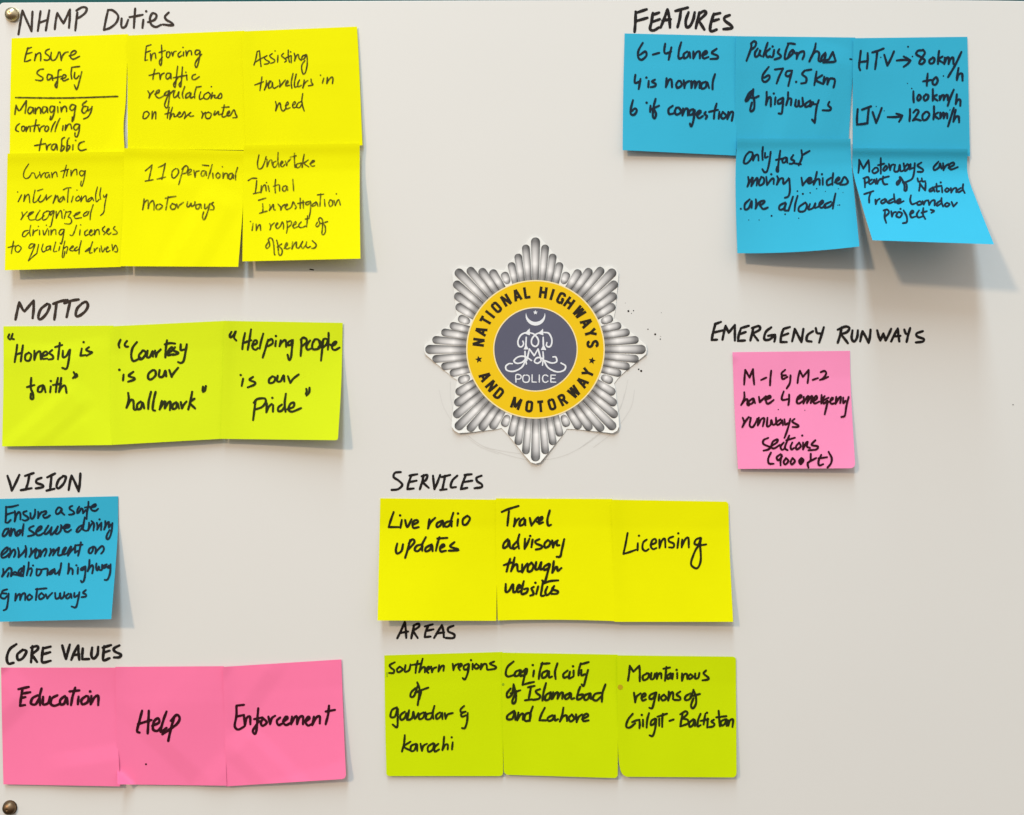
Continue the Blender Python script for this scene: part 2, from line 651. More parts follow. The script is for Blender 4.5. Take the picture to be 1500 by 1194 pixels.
write('head_core', 0, 930, 4.523, """
108,62 65,95 45,150 55,190 90,185
150,100 115,130 120,165 150,155 175,110 150,98
215,75 210,130 205,182 / 205,85 245,75 250,95 210,130! 245,180
285,85 278,140 282,182 335,172 / 285,90 335,78 / 280,130 332,115
412,70 425,120 437,160! 450,110 462,65
472,165 495,110 518,70! 520,120 525,165 / 490,135 525,128
548,90 545,130 545,162! 590,160
610,85 605,135 620,158 645,130 650,80
690,75 685,120 685,168 725,155 / 680,85 735,68 / 685,118 725,105
790,70 755,90 760,110 800,130 790,148 755,150""")
write('education', 0, 930, 4.523, """
148,360 140,410 132,470! 165,465 / 122,360 190,345 / 145,390 200,380 / 140,418 168,412
250,400 215,420 205,455 235,460 260,420 / 275,355 262,410 265,465
285,410 285,460 320,450 330,410
380,400 345,420 335,455 360,470 400,455
430,405 400,430 400,460 425,455 440,415 448,460
498,350 480,410 470,465 / 460,375 525,368
520,410 515,460
570,405 540,430 545,460 580,445 585,410 570,405 / 597,375
605,405 600,460! 625,415 650,405 650,465""")
write('help', 160, 940, 4.054, """
195,410 178,475 165,530 180,540 / 235,410 232,480 228,545 / 170,490 250,465
255,500 295,480 290,455 265,475 260,520 285,530 305,510
340,415 320,470 305,535 340,512
385,450 365,520 350,590 / 365,470 400,435 418,455 400,490 345,530 315,550""")
write('enforcement', 160, 940, 4.054, """
800,375 755,380! 755,440 745,500 765,522 800,505 / 755,445 800,435
800,440 805,500! 815,455 835,445 838,490
885,395 880,450 875,520 865,548 852,530 870,500 890,470 / 860,460 910,450
915,455 900,480 910,500 935,480 915,455
945,445 955,490! 965,455 985,440
1015,450 995,470 1005,495 1030,485
1035,475 1060,455 1050,445 1032,475 1050,495 1080,480
1085,445 1080,490! 1100,450 1115,445 1115,490! 1130,450 1150,445 1150,490
1165,475 1190,455 1180,445 1165,475 1180,498 1200,490
1215,445 1205,495! 1230,450 1250,445 1250,485
1305,380 1300,430 1285,490 / 1285,415 1340,405""")
write('head_features', 895, 0, 4.975, """
180,85 178,160 172,232 / 180,95 260,68 / 180,155 265,130
305,95 295,160 285,210 310,222 350,200 / 300,110 350,92 / 300,160 355,140
362,200 390,130 412,68! 425,130 430,200 / 375,150 435,140
510,75 500,140 485,198 / 470,80 560,55
565,90 545,150 550,195 575,190 600,140 610,90
645,90 630,150 618,205 / 640,100 680,80 690,100 640,150! 680,215
750,100 730,160 722,215 735,228 770,215 / 750,105 795,95 / 735,155 785,140
865,110 830,125 830,150 875,185 880,205 820,212""")
write('lanes', 895, 0, 4.975, """
232,312 200,370 200,420 225,435 258,405 250,375 210,400
305,398 352,385
395,318 388,370 400,390 438,375 / 440,345 430,390 420,435
512,308 495,370 495,425 530,415
555,375 530,395 535,425 560,410 570,380 578,420
600,375 600,425! 620,385 645,375 648,425
665,405 700,385 690,370 668,395 675,425 710,415
770,355 735,385 775,405 775,425 725,430
178,545 172,590 180,605 215,590 / 215,575 208,615 202,648
275,590 272,635 / 258,565
320,580 298,595 325,610 320,628 290,635
405,570 400,635! 420,585 440,580 445,635
490,590 475,615 485,640 515,620 505,590 490,590
530,585 535,640! 545,605 570,590
585,590 585,640! 600,595 615,595 612,640! 630,600 648,595 645,640
690,595 660,610 660,645 690,635 700,600 715,640
758,540 742,595 740,650
160,730 145,790 145,830 170,835 188,805 175,790 150,810
288,770 285,815 / 260,748
325,720 310,780 305,845 318,862 328,830 312,790 / 295,795 350,770
450,770 420,795 425,830 460,825
475,785 465,815 480,835 510,815 495,785 475,785
525,790 520,840! 540,795 560,795 560,840
600,795 575,805 570,835 595,830 610,800 600,880 585,920 575,900
630,840 655,815 645,805 625,830 640,860 670,845
690,815 680,830 700,845 690,865
770,755 755,810 750,865 / 715,815 780,800
790,815 785,865
815,815 802,845 815,865 840,845 815,815
855,815 848,868! 870,820 890,820 880,880""")
write('pakistan', 1065, 40, 6.635, """
405,385 350,460 345,515 375,530 412,495 405,465 360,490
465,410 545,400! 510,470 482,545
620,420 580,430 570,465 600,475 630,440 / 632,420 612,500 595,570
672,530
820,410 755,420! 730,455 770,490 765,535 720,545
870,430 860,495 848,560 / 925,465 865,510 930,550
945,480 935,550! 960,500 980,495 975,555! 1000,500 1045,505 1045,545 1035,585""")
write('htv', 1235, 40, 5.97, """
155,205 145,290 140,345 150,375 / 215,225 215,290 208,360 / 140,305 215,295
300,205 290,290 280,365 / 255,220 305,205 355,185
360,240 375,290 388,335! 420,270 445,210
470,290 530,285 585,290 / 530,255 590,290! 565,320 530,345
700,200 655,205 640,235 680,260 715,290 690,320 665,310 690,265 715,225 700,195
785,265 755,290 760,315 790,310 800,275 785,262
840,205 832,265 830,320 / 870,255 835,280 875,310
890,265 885,320! 905,270 925,265 922,320! 940,275 962,265 965,320
1035,215 980,330 918,435
1010,355 1000,410 995,460! 1010,415 1040,405 1045,465
740,405 735,460 732,510 / 700,472 770,460
805,440 785,465 785,495 810,500 828,465 815,435 805,440
615,560 615,610 618,655
660,590 648,620 660,640 680,615 670,590 660,590
725,585 705,610 715,640 740,625 745,595 725,585
785,540 785,590 785,640 / 820,590 790,610 825,640
845,600 845,635! 865,595 882,595 880,635! 898,595 915,595 915,635
968,545 940,610 915,685
995,585 990,630 985,670! 1000,635 1025,635 1025,685
128,715 122,790 122,850! 170,845 215,838
225,705 218,770 212,840 / 165,720 205,705 245,690
258,740 275,790 290,835! 315,770 338,705
390,785 450,785 515,780 / 465,755 518,770! 505,800 490,825
585,715 585,770 580,820
615,745 640,720 660,735 640,775 610,815! 640,805 680,815
720,740 695,770 700,810 730,805 755,765 740,740 720,740
795,690 795,750 790,805 / 830,745 800,770 835,800
850,745 850,795! 870,750 882,750 880,795! 895,755 910,755 910,795
968,705 945,780 918,865
985,720 972,780 965,825! 985,785 1010,780 1015,830""")
write('only', 1065, 200, 6.285, """
205,140 170,180 155,240 185,245 225,200 235,150 205,140
240,165 240,220! 260,175 285,170 290,220
330,95 325,160 328,215
350,150 350,195 375,185 / 402,140 390,230 370,315 345,328 325,300
490,130 480,200 470,280 470,325 455,315 460,280 / 450,215 520,200
540,190 510,210 515,240 540,230 550,195 555,240
610,170 590,205 620,225 600,250 575,250
685,125 690,190 660,265 / 690,175 720,155 760,132 / 615,245 680,255""")
write('motorways', 1235, 200, 5.426, """""")
write('head_emergency', 1030, 450, 4.412, """
80,105 65,160 55,212! 90,210 / 75,110 115,95 / 65,165 125,150
125,210 135,160 145,120! 165,165! 205,115! 205,165 205,215
245,135 230,180 225,218! 270,215 / 245,135 295,120 / 235,175 275,160
325,130 315,175 305,215 / 315,135 360,122 365,145 320,170! 355,215
440,130 405,160 395,205 425,210 460,185 / 420,185 465,178! 465,200 460,222
520,140 505,180 500,225! 540,225 / 520,140 560,128 / 510,185 550,170
575,220 585,180 592,140! 615,185 635,225! 642,180 648,140
710,155 675,180 670,215 700,222
728,135 735,165 757,170 / 780,130 765,180 750,228
895,130 885,180 870,230 / 870,145 920,125 945,135 930,160 890,175! 915,205 935,232
965,150 960,200 975,222 995,195 1000,150
1015,220 1022,185 1030,155! 1050,190 1070,230! 1078,190 1082,145
1125,150 1135,190 1145,215! 1165,170! 1175,200 1180,215! 1200,175 1215,140
1215,222 1235,180 1258,138! 1262,180 1268,222 / 1230,190 1275,185
1300,145 1310,170 1325,175 / 1338,135 1325,180 1315,225
1420,155 1380,170 1385,190 1425,205 1420,222 1375,228""")
write('runways', 1030, 450, 4.412, """
265,500 268,450 272,405! 300,455! 322,400! 325,450 330,500
375,470 408,455 / 440,410 435,455 432,505
530,405 508,425 510,440 535,440! 510,445 515,465 545,450 / 565,440 560,490 540,525
610,490 615,450 625,410! 645,450! 682,405! 680,450 675,490
708,470 742,458 / 760,420 785,412 795,430 775,460 755,470! 780,462 808,450""")
write('head_services', 540, 680, 4.775, """
225,55 185,60 175,90 210,115 235,145 205,175 160,180
300,75 280,130 270,175! 315,170 / 285,80 340,70 / 285,125 335,115
385,75 375,120 358,175 / 370,85 410,75 400,110 375,125! 420,165
450,80 455,130 460,175! 480,130 500,75
535,80 525,130 515,178 / 510,90 570,75 / 500,180 545,175
620,80 585,115 575,160 610,160
680,75 660,125 645,175! 690,165 / 670,75 720,70 / 665,125 725,115
790,80 755,95 760,120 790,140 790,160 740,168""")
write('live', 540, 680, 4.775, """
175,335 155,390 140,440! 210,440
232,390 222,445 / 220,358
255,390 270,440 300,385
305,425 345,405 335,390 310,405 312,445 350,440
425,385 415,450! 430,410 465,375
510,395 478,415 478,440 502,428 518,395 522,438
580,395 540,408 530,432 555,435 583,400 / 592,340 578,390 580,435
625,385 620,430 / 625,345
690,360 660,385 660,420 685,420 708,380 690,360
200,555 190,600 200,625 230,605 240,560
290,530 275,590 255,655 / 280,555 305,525 320,545 280,595
372,560 335,572 322,600 345,607 378,575 / 400,510 375,560 375,605
440,560 400,585 398,610 428,598 443,565 447,608
495,510 480,560 470,605 / 480,520 550,515
500,590 530,570 520,560 500,580 505,610 540,605
600,545 570,575 625,595 620,603 560,605""")
write('head_areas', 550, 900, 4.775, """
152,168 185,100 205,52! 212,110 215,165 / 175,130 228,120
270,75 260,120 250,168 / 265,80 300,65 305,85 262,115! 295,165
370,80 350,125 345,160! 385,155 / 345,85 400,70 / 360,115 405,105
410,165 440,115 465,75! 475,120 478,160 / 425,135 480,125
545,80 510,95 510,120 550,140 545,165 490,165""")
write('travel', 715, 720, 5.685, """""")
write('licensing', 885, 720, 5.685, """
195,345 180,430 160,520! 210,505 265,485
280,430 278,490 / 290,368
355,400 325,425 320,475 345,495 370,480
385,445 430,425 425,395 398,410 390,460 410,480 435,470
460,400 460,470! 480,410 505,395 510,465
575,375 540,390 540,415 580,435 575,465 540,465
620,390 610,470 / 617,348
650,400 645,465! 670,405 700,385 705,465
800,385 765,400 752,435 785,440 805,385 800,450 805,560 790,620 765,640 725,610 735,550 780,460 850,440""")
write('southern', 550, 900, 4.775, """
135,335 100,355 110,375 130,390 125,410 95,410
170,365 150,385 160,405 190,385 170,365
210,355 205,400 235,390 245,350
295,325 285,365 280,410 / 250,355 310,345
330,310 315,365 305,405! 325,375 345,370 345,405
355,395 380,375 370,365 355,390 370,410
390,365 395,405! 405,380 425,370
445,355 440,400! 460,365 478,360 475,395
540,345 545,390! 555,360 580,345
580,375 605,355 595,345 580,370 590,390
650,345 620,360 620,385 645,380 655,345 645,410 625,455 610,445
680,345 678,385 / 668,320
705,345 690,365 705,380 725,365 705,345
740,345 735,385! 755,350 775,350 780,385
830,330 800,345 840,365 835,380 785,388
280,515 250,545 245,575 270,570 295,500
292,475 308,530 295,635 / 275,550 320,530 370,512 / 320,540 305,595
150,650 115,670 105,715 135,715 155,660 155,740 150,790 120,770
205,680 175,705 178,738 203,725 218,690 220,738
235,670 225,735 255,725 265,680 275,730 300,690
335,685 305,705 308,733 333,722 348,685 350,730
395,688 358,700 355,732 385,730 402,695 / 412,640 400,690 405,730
450,685 425,705 428,732 453,715 465,688 468,732
485,690 490,730! 505,700 540,690
620,640 595,665 600,685 630,680! 600,695 605,715 635,705 / 645,690 640,750 625,795 605,795
205,845 200,900 185,960 / 245,890 200,925 250,955
283,905 250,920 248,955 272,950 290,908 292,955
315,905 325,955! 335,920 360,905
405,900 368,925 370,960 398,948 412,905 412,955
440,905 415,930 415,960 445,945
480,855 475,910 468,950! 485,915 505,910 505,945
540,895 535,945 / 533,860""")
write('capital', 725, 940, 5.684, """
155,165 105,210 90,265 110,290 165,275
208,235 172,252 165,285 195,280 215,238 212,288 232,278
255,225 245,290 230,360! 280,345 325,335 / 225,255 265,225 260,265 235,285
325,240 318,290 / 315,195
395,175 375,240 365,310 / 385,185 455,180
435,240 395,262 395,300 425,290 448,245 450,298 475,290
520,180 500,250 505,310
605,240 570,270 575,300 605,290
625,250 615,305 650,292 / 655,240 655,285 / 650,205
715,180 700,230 695,280 / 710,190 780,170
720,235 720,280 750,270 / 775,235 755,310 738,370 722,355
130,390 100,430 105,465 140,440 155,365
155,355 175,440 170,500 150,515 145,490 165,440 / 130,430 210,405
300,375 290,430 280,480 / 275,380 330,368 / 250,488 310,480
375,395 340,410 350,430 375,450 365,475 315,485
425,345 405,420 395,490
465,420 425,445 418,485 450,478 468,430 470,478
485,420 480,475! 505,430 525,425 520,475! 545,430 565,425 560,475
625,425 585,450 588,478 615,465 632,430 635,475 660,470
710,375 690,430 685,480 720,470 735,440 695,445
785,430 745,450 748,485 775,475 795,430 798,475 815,470
885,425 835,435 815,475 845,490 885,455 / 920,355 895,430 890,500
160,575 105,615 105,645 145,640 165,585 170,650
195,590 185,655! 210,610 235,600 232,650
295,590 255,605 248,655 285,655 300,610 / 315,540 295,600 290,660
415,550 385,610 370,655! 430,655
480,612 440,635 448,660 480,648 497,612 500,655 525,645
570,550 560,610 540,665! 565,625 595,615 600,660
640,605 615,635 630,665 660,640 640,605
675,605 680,670! 695,630 725,605
725,645 775,620 765,600 735,620 735,660 780,655""")
write('mountain', 890, 940, 5.686, """
170,325 180,260 185,200! 215,250! 265,200! 268,260 268,330
330,265 295,285 300,320 335,305 345,270 325,262
365,260 360,310 385,305 395,265
410,260 410,310! 425,270 445,265 448,305
490,210 485,260 478,325 / 465,225 520,215
525,262 497,285 500,310 522,295 533,265 532,308
545,265 540,310 / 580,260 580,305 / 575,235
620,265 620,325! 635,275 660,270 665,310
690,270 670,295 685,310 710,290 690,270
730,265 730,305 755,300 765,260
820,240 800,265 840,300 835,315 790,322
220,425 230,505! 240,460 275,430
280,470 315,450 310,430 285,450 290,490 320,480
395,425 355,445 350,475 380,470 405,420 385,510 370,555 348,550
430,440 425,490
470,440 445,465 460,490 490,470 470,440
510,415 505,490! 525,430 545,425 545,478
605,415 575,440 605,465 600,485 555,485
690,430 650,455 648,485 685,475 715,405
715,400 735,460 735,520 710,555 695,530 715,470 / 690,455 770,435
210,600 170,650 155,705 185,715 230,680 / 205,670 240,655 265,650! 268,690 265,720
295,650 295,705 / 285,610
345,595 330,650 325,715
395,640 365,660 360,695 390,680 405,640 395,730 375,785 350,780
430,640 430,700 / 460,600 455,650 455,710 / 415,625 495,600
515,660 550,648
625,600 615,650 605,705 / 605,605 650,580 665,600 625,640! 665,650 670,680 610,705
715,645 682,675 683,708 710,695 726,650 728,702
775,600 755,650 750,705 775,695
815,600 805,650 800,690 / 775,660 840,645
835,640 830,715 / 828,592
885,650 865,665 890,685 880,705 845,712
925,575 930,640 935,705 / 905,630 990,620
980,645 945,665 948,698 975,685 990,645 992,700
1005,655 1005,700! 1020,655 1045,650 1040,710""")
write('helping', 430, 480, 19.9, """
225,340 225,560 205,820 / 205,350 280,290 370,330 370,430 240,540
480,370 400,480 370,570 410,640 500,610
620,340 560,440 540,560 580,630 720,610 830,500 790,420 700,340 630,335 / 740,400 770,500 720,580
870,330 850,480 800,960 / 850,380 920,320 990,360 960,480 860,580
1020,150 1020,350 1000,640
1070,490 1120,530 1220,480 1250,410 1190,420 1130,500 1130,610 1210,650 1340,580""")
write('vision', 0, 735, 16.667, """
145,120 145,300 130,500! 190,510 260,440 / 150,130 290,120 440,80 / 150,315 320,260
360,225 370,350 355,480! 400,320 460,250 495,300 495,430
650,225 570,255 580,310 670,370 690,420 610,460 550,440
740,275 750,400 800,405 850,300 855,190
930,240 935,320 925,400! 960,320 1010,250
1010,260 1060,240 1120,230 1115,290 1050,330 1080,390 1150,380 1220,330
210,650 120,680 60,800 80,845 150,800 215,690 230,830
270,650 260,830! 300,700 350,670 370,790 400,830 470,790 510,690 430,720 400,790
575,545 555,680 545,820
820,590 730,630 710,680 800,740 840,790 780,820 680,840
880,740 990,670 1010,600 950,620 880,720 900,810 980,810 1060,760
1180,580 1110,690 1080,770 1120,790 1200,720 1260,620! 1230,780 1260,800 1350,700 1410,600""")
write('vision', 80, 735, 16.667, """
80,600 40,700 10,760 60,785 140,710 165,580 / 150,570 180,640 230,600
240,650 340,620 360,570 270,560 230,620 250,710 320,735 400,680 / 260,610 340,600
150,150 90,140 30,230 50,300 120,270 180,170 170,250 235,320
430,100 370,130 370,180 450,230 480,280 420,310 350,315
600,120 560,190 550,280 600,250 640,170 680,180 690,280
825,0 820,100 790,250 780,420 / 740,140 860,120 / 690,280 760,200
870,150 990,110 1000,60 930,90 880,150 920,210 1000,220 1060,170
670,570 590,620 530,720 570,740 650,660 680,590 / 735,380 710,520 690,680! 760,710 820,690
840,510 835,600 815,700! 870,590 920,520 / 900,470 960,540 945,700
1030,510 1045,600 1035,680! 1090,580 1140,510! 1140,600 1130,690 / 1095,430
1235,470 1235,570 1205,680! 1260,560 1320,490 1320,630! 1380,550
1410,520 1390,700 1350,850 1300,915 1265,890 1280,800 1340,690""")
write('vision', 0, 790, 16.667, """
60,380 170,280 190,200 140,210 50,310 30,400 60,450 150,420 220,350
240,220 250,320 215,440! 280,310 340,245 370,300 365,370 335,430
435,210 460,320 450,440! 560,330 640,210 / 620,160 640,280 620,430
755,220 760,330 715,430! 790,320 880,220
900,250 860,340 860,450 910,450 960,360 940,270 890,245
980,260 1000,340 980,420! 1030,310 1110,230 1130,290 1085,410
1230,230 1240,310 1200,400! 1260,300 1310,240 1320,310 1290,390! 1350,290 1430,200
75,720 80,820 45,910! 120,810 220,700 280,740 260,900 / 180,910 210,820
270,900 350,800 430,830 520,850 560,905 / 300,860 420,870 520,900
530,700 460,760 440,850 480,840 550,740 580,650 / 590,650 580,760 560,900
700,560 690,700 650,880 / 680,750 760,700! 780,760 740,890 / 805,640
900,720 890,870 960,870 1010,760 950,730 890,740
1010,740 1100,720 1160,730 1150,880
1330,720 1240,780 1190,850 1260,840 1330,740 1340,840 1400,820 1460,740""")
write('vision', 80, 790, 16.667, """
110,200 80,380 160,380 220,330 280,200 230,230 190,330 230,370 300,340! 400,170 380,280 320,400! 380,310 480,210 510,150
505,140 495,330! 560,280 / 640,70 620,200 570,400 / 500,145 600,140 680,130
930,180 850,230 830,320 880,340 930,270 940,180 1000,220 990,350! 1050,260 1150,165 1200,210 1190,280 1135,350
160,580 140,720 105,870
345,590 340,720 320,840! 370,720 410,710 440,760 435,850
570,690 560,840 / 530,635
750,660 650,710 640,750 700,740 750,680 740,880 710,1010 660,1050 640,1010
850,500 840,650 805,780! 860,680 920,630 940,700 915,830
1020,590 1010,700 1040,760 1080,660 1090,740 1150,740 1160,620
1270,610 1180,660 1200,700 1280,660 1300,700
1365,610 1350,830 1290,980 1220,990 / 1320,640 1330,700 1360,680""")
write('pakistan', 1085, 60, 10, """
155,30 150,110 85,290 / 150,40 190,5 225,20 210,80 150,130
250,110 210,170 215,230 260,210 290,130 275,190 300,220
395,25 360,130 330,230 / 430,110 370,170 390,235 430,220
490,130 470,230 430,230 / 467,80
565,120 545,170 590,215 570,245 495,270
700,40 660,150 645,260 690,250 / 690,35 740,35 795,45
690,245 720,170 765,130 765,180 700,240 / 770,135 800,180
825,170 820,260! 850,180 920,150 930,200 905,265
1100,35 1080,130 1005,300! 1060,190 1110,150 1150,180 1140,280 1170,300
1240,170 1190,230 1180,290 1230,260 1245,180 1230,280 1290,270
1290,270 1350,160! 1380,260 1380,300 1210,315""")
write('pakistan', 1080, 130, 10, """
225,20 170,70 120,170 145,175 200,90 235,5
235,5 230,100 250,180 245,290 205,330 190,300 215,200 / 200,130 260,130 315,105
430,45 430,140 420,235! 450,140 490,130 490,255
560,125 550,230 / 535,70
670,130 600,170 600,220 650,200 675,140 665,260 650,360 605,360
745,50 740,150 715,240! 750,150 790,150 785,240
860,160 850,250 890,250 900,170 910,255 960,240 955,130
1070,170 1000,220 1000,265 1060,240 1080,180 1065,260 1110,220
1110,195 1120,225 1150,225 / 1195,165 1160,280 1135,500! 1095,450
1350,190 1330,240 1370,280 1350,315 1250,315""")
write('granting', 30, 345, 10, """
210,125 150,125 120,180 160,180 210,130 180,220 115,370! 180,310 240,260
265,130 240,250 / 330,125 310,200 330,240 370,220
430,150 380,170 380,215 420,200 440,150 440,215
515,95 490,190 485,235 530,230 / 575,160 560,220
650,80 630,170 610,310 632,315 650,230 / 630,190 680,160 690,190 670,260
725,195 775,165 760,150 720,205 760,225 800,205
830,165 790,200 800,225 850,200 872,160 / 890,75 865,180 855,270
1010,180 945,235 1000,215 1025,180 / 1055,90 1020,200 1010,255 1050,250
1080,190 1080,240! 1110,190 1130,180 / 1160,190 1160,240
1180,150 1200,240 1240,180 / 1250,205 1285,175 1270,165 1255,200 1265,240 1310,220
1340,130 1350,220! 1390,140 1420,200 1410,240 1380,235""")
write('granting', 15, 265, 9.677, """
160,195 110,295 / 103,157
205,195 190,290! 220,220 260,190 270,250 275,310
350,130 330,230 325,300 370,290 420,225 / 385,140 460,115
430,200 400,260 420,300 470,270 505,210
510,195 510,270! 550,230 585,205
640,200 625,260 605,315! 640,240 670,210 680,290
750,215 700,260 700,300 740,270 755,220 770,270
825,110 815,210 810,300 / 750,125 800,100 860,95
890,215 865,300 / 945,130
970,210 930,250 940,285 990,260 970,210
1010,215 1000,295! 1030,240 1070,210 1080,290 1110,290
1150,230 1100,270 1110,295 1150,260 1160,230 1180,280
1235,85 1210,200 1220,295 1260,260 / 1285,95 1270,190 1280,260
1320,200 1330,235 1365,190 / 1370,185 1340,330 1325,440 1280,490
165,440 175,500 150,550! 190,490 240,435
240,500 310,460 330,435 270,460 260,530 290,555 350,545
420,415 370,500 365,550 410,550 480,490
520,430 470,460 460,550 520,530 560,440 515,425
620,420 570,440 570,490 620,430 600,530 575,640 555,650
650,430 650,530! 680,460 720,420 735,530
790,430 765,535 / 760,410
790,445 860,435 820,510 850,520 870,570 840,610 770,605
890,495 960,470 990,440 920,470 920,530 1010,520
1090,430 1040,470 1040,500 1090,480 1115,430 / 1175,335 1140,450 1130,550""")
write('enforcing', 205, 125, 10, """
115,80 140,130 130,185! 160,120 200,80
215,130 275,100 280,65 240,90 230,150 280,185 350,150
430,75 380,100 355,140 400,140 430,85 430,160 410,300 385,330 360,280 400,170 440,120 490,75
510,75 490,130 500,180 550,140 570,90 560,160 580,185
655,15 620,120 630,185
730,100 680,130 670,185 720,160 745,110 740,185 790,160
825,20 800,120 800,185 / 830,25 895,15
890,95 870,160 880,205 930,180 / 1045,20
1000,100 940,140 940,190 990,200 1030,140 1000,100
1060,105 1040,195! 1070,150 1100,145 1090,180 1130,180 1180,115 1200,160 1180,190 1145,190
105,380 60,400 45,480 90,480 135,420 105,380
180,380 175,490! 200,410 230,390 230,490
430,320 410,400 400,480 / 365,420 440,400
475,320 450,410 435,495! 470,420 500,420 500,460 540,450
540,440 590,410 580,390 550,430 570,465 610,450 650,385 665,430 650,485! 690,440 745,395
745,395 715,425 740,455 785,445
900,380 920,420 905,480! 930,420 960,395
1000,390 960,420 970,480 1020,480 1045,420 1000,390
1100,375 1080,430 1100,430 1150,380 1150,430 1190,420
1235,285 1220,370 1200,450 1240,460 1300,410 1310,375 1280,400 1275,440 1320,440 1375,358 1400,420 1420,465 1360,475 / 1200,325 1305,315""")
write('assisting', 365, 65, 11.538, """
135,120 110,250 80,350 / 175,110 185,240 200,375 / 135,120 175,110
100,300 200,240 300,190 / 300,190 255,220 280,260 340,295 310,325 255,335
390,155 345,190 380,230 430,265 420,300 360,320
485,185 480,300 / 437,110
580,150 545,190 590,230 630,270 600,300
660,95 660,200 680,300 / 610,235 700,190 / 710,190 710,310 / 700,125
760,150 775,210 765,280! 800,190 830,170 840,230 880,270
965,170 900,200 890,250 930,240 970,180 980,330 950,470 915,500 890,440 890,350 940,270
215,550 200,650 180,780 / 95,685 240,630
290,610 285,690 255,770! 300,680 350,615
370,620 330,670 330,740 380,710 390,640 400,720 430,740 490,700
510,600 520,660 515,720! 560,660 610,600
620,680 655,640 650,610 620,650 620,700 680,690
740,490 710,640 720,740 / 795,500 765,640 770,720 810,710
850,600 820,660 830,715 880,690
930,600 920,660 905,735! 940,650 990,610
1045,585 1050,640 1075,680 1000,700
1205,520 / 1260,570 1235,655
1320,555 1310,660! 1350,590 1400,550 1415,590 1405,660
445,965 460,1040 445,1120! 490,1010 520,990 540,1090 575,1125 620,1080
610,1040 660,1010 650,970 620,1020 630,1090 690,1070
730,1030 780,1000 770,965 735,1010 745,1070 800,1060
890,960 830,990 800,1050 850,1070 900,990 / 905,830 890,950 905,1050 930,1125""")
write('travel', 735, 740, 8.53, """
0,85 80,50 210,10 / 90,75 80,160 70,255
165,165 160,220 150,265! 180,200 215,165
275,160 230,200 225,255 275,235 290,180 295,250
350,160 370,255! 430,175 455,150
440,210 500,180 505,145 470,170 465,230 515,215
600,65 570,180 580,255 615,245
75,425 25,480 20,535 70,510 90,440 105,530 150,540
190,450 140,510 150,545 190,520 / 220,365 200,450 215,540
290,420 285,545! 320,480 345,420
385,430 370,525 / 355,385
470,425 420,450 430,480 500,510 490,540 425,555
570,440 535,480 540,530 590,510 605,460 575,435
630,440 640,530! 660,470 700,440
690,450 690,500 720,500 / 780,425 750,560 730,640 685,645
105,670 80,750 60,830 / 25,750 120,715
160,655 140,740 115,825! 150,760 190,740 200,820 240,825
255,740 255,840! 290,770 320,730
370,720 330,760 325,825 370,820 395,760 370,715
430,710 420,800 460,790 495,710 480,800 520,790
590,730 530,770 530,810 590,780 600,730 570,850 540,950 505,940
650,700 640,780 630,845! 670,780 690,770 700,820 745,785
50,985 50,1080 90,1070 140,990 145,1085 185,1075
185,1060 230,1020 215,995 190,1040 200,1085 240,1070
275,950 250,1050 250,1110 310,1090 325,1040 280,1050
400,1020 370,1040 390,1080 395,1115 355,1130
455,1015 430,1110 / 420,970
515,950 500,1050 490,1130 530,1130 / 510,985 600,950 705,940
570,1020 545,1080 560,1125 610,1090 655,1010! 630,1050 700,1075 690,1105 620,1110""")
write('undertake', 365, 290, 10.714, """
145,35 260,0 / 210,90 215,160 210,225 / 160,240 280,205
320,100 330,150 315,195! 350,140 380,100 385,180 410,185
450,95 490,140 495,190! 520,130 560,100
560,150 600,110 590,95 565,140 590,180 660,140 690,60 720,110 740,140 720,170
800,0 800,80 800,165 / 760,85 860,65 / 845,40 850,160
960,50 890,70 900,110 950,80 965,60 960,200 940,300
1050,60 985,110 990,130 1040,110 1060,70 1080,130
1123,-67 1115,50 1110,130 / 1070,-48 1168,-60
1180,25 1190,130
1270,30 1250,80 1270,135 1310,100 1300,40 1265,28
1330,40 1350,120! 1380,50 1410,30 1430,110 / 1369,-65
20,370 / 60,400 45,510 / 110,410 110,510! 140,440 170,420 180,505
320,400 340,450 325,500! 350,430 395,390
415,435 450,405 440,390 415,435 440,480 490,440 520,375 540,430 535,485
590,360 600,450 585,550 / 590,380 650,360 660,410 600,470
680,440 735,400 725,370 690,420 700,470 760,450
815,375 780,420 790,460 840,460 880,440
915,280 910,360 900,450 / 880,330 940,320
1070,380 1045,430 1070,450 1110,400 1090,350 1095,320 1120,310 1150,350 1150,450 1140,560 1165,575 1195,530 1190,440 1160,400 / 1130,400 1230,370
300,690 260,760 280,790 320,750 310,680 300,650 330,625 365,650 385,740 395,880 405,890
430,660 450,740 460,860 480,900 510,880 515,810 470,760 / 440,770 510,720
550,790 600,730 590,700 560,760 590,800 640,780
680,690 670,800! 700,730 740,690 740,770 780,780 840,680! 810,740 840,790 880,750
900,690 890,750 920,780 960,760
990,670 1050,730 1030,780 980,790""")
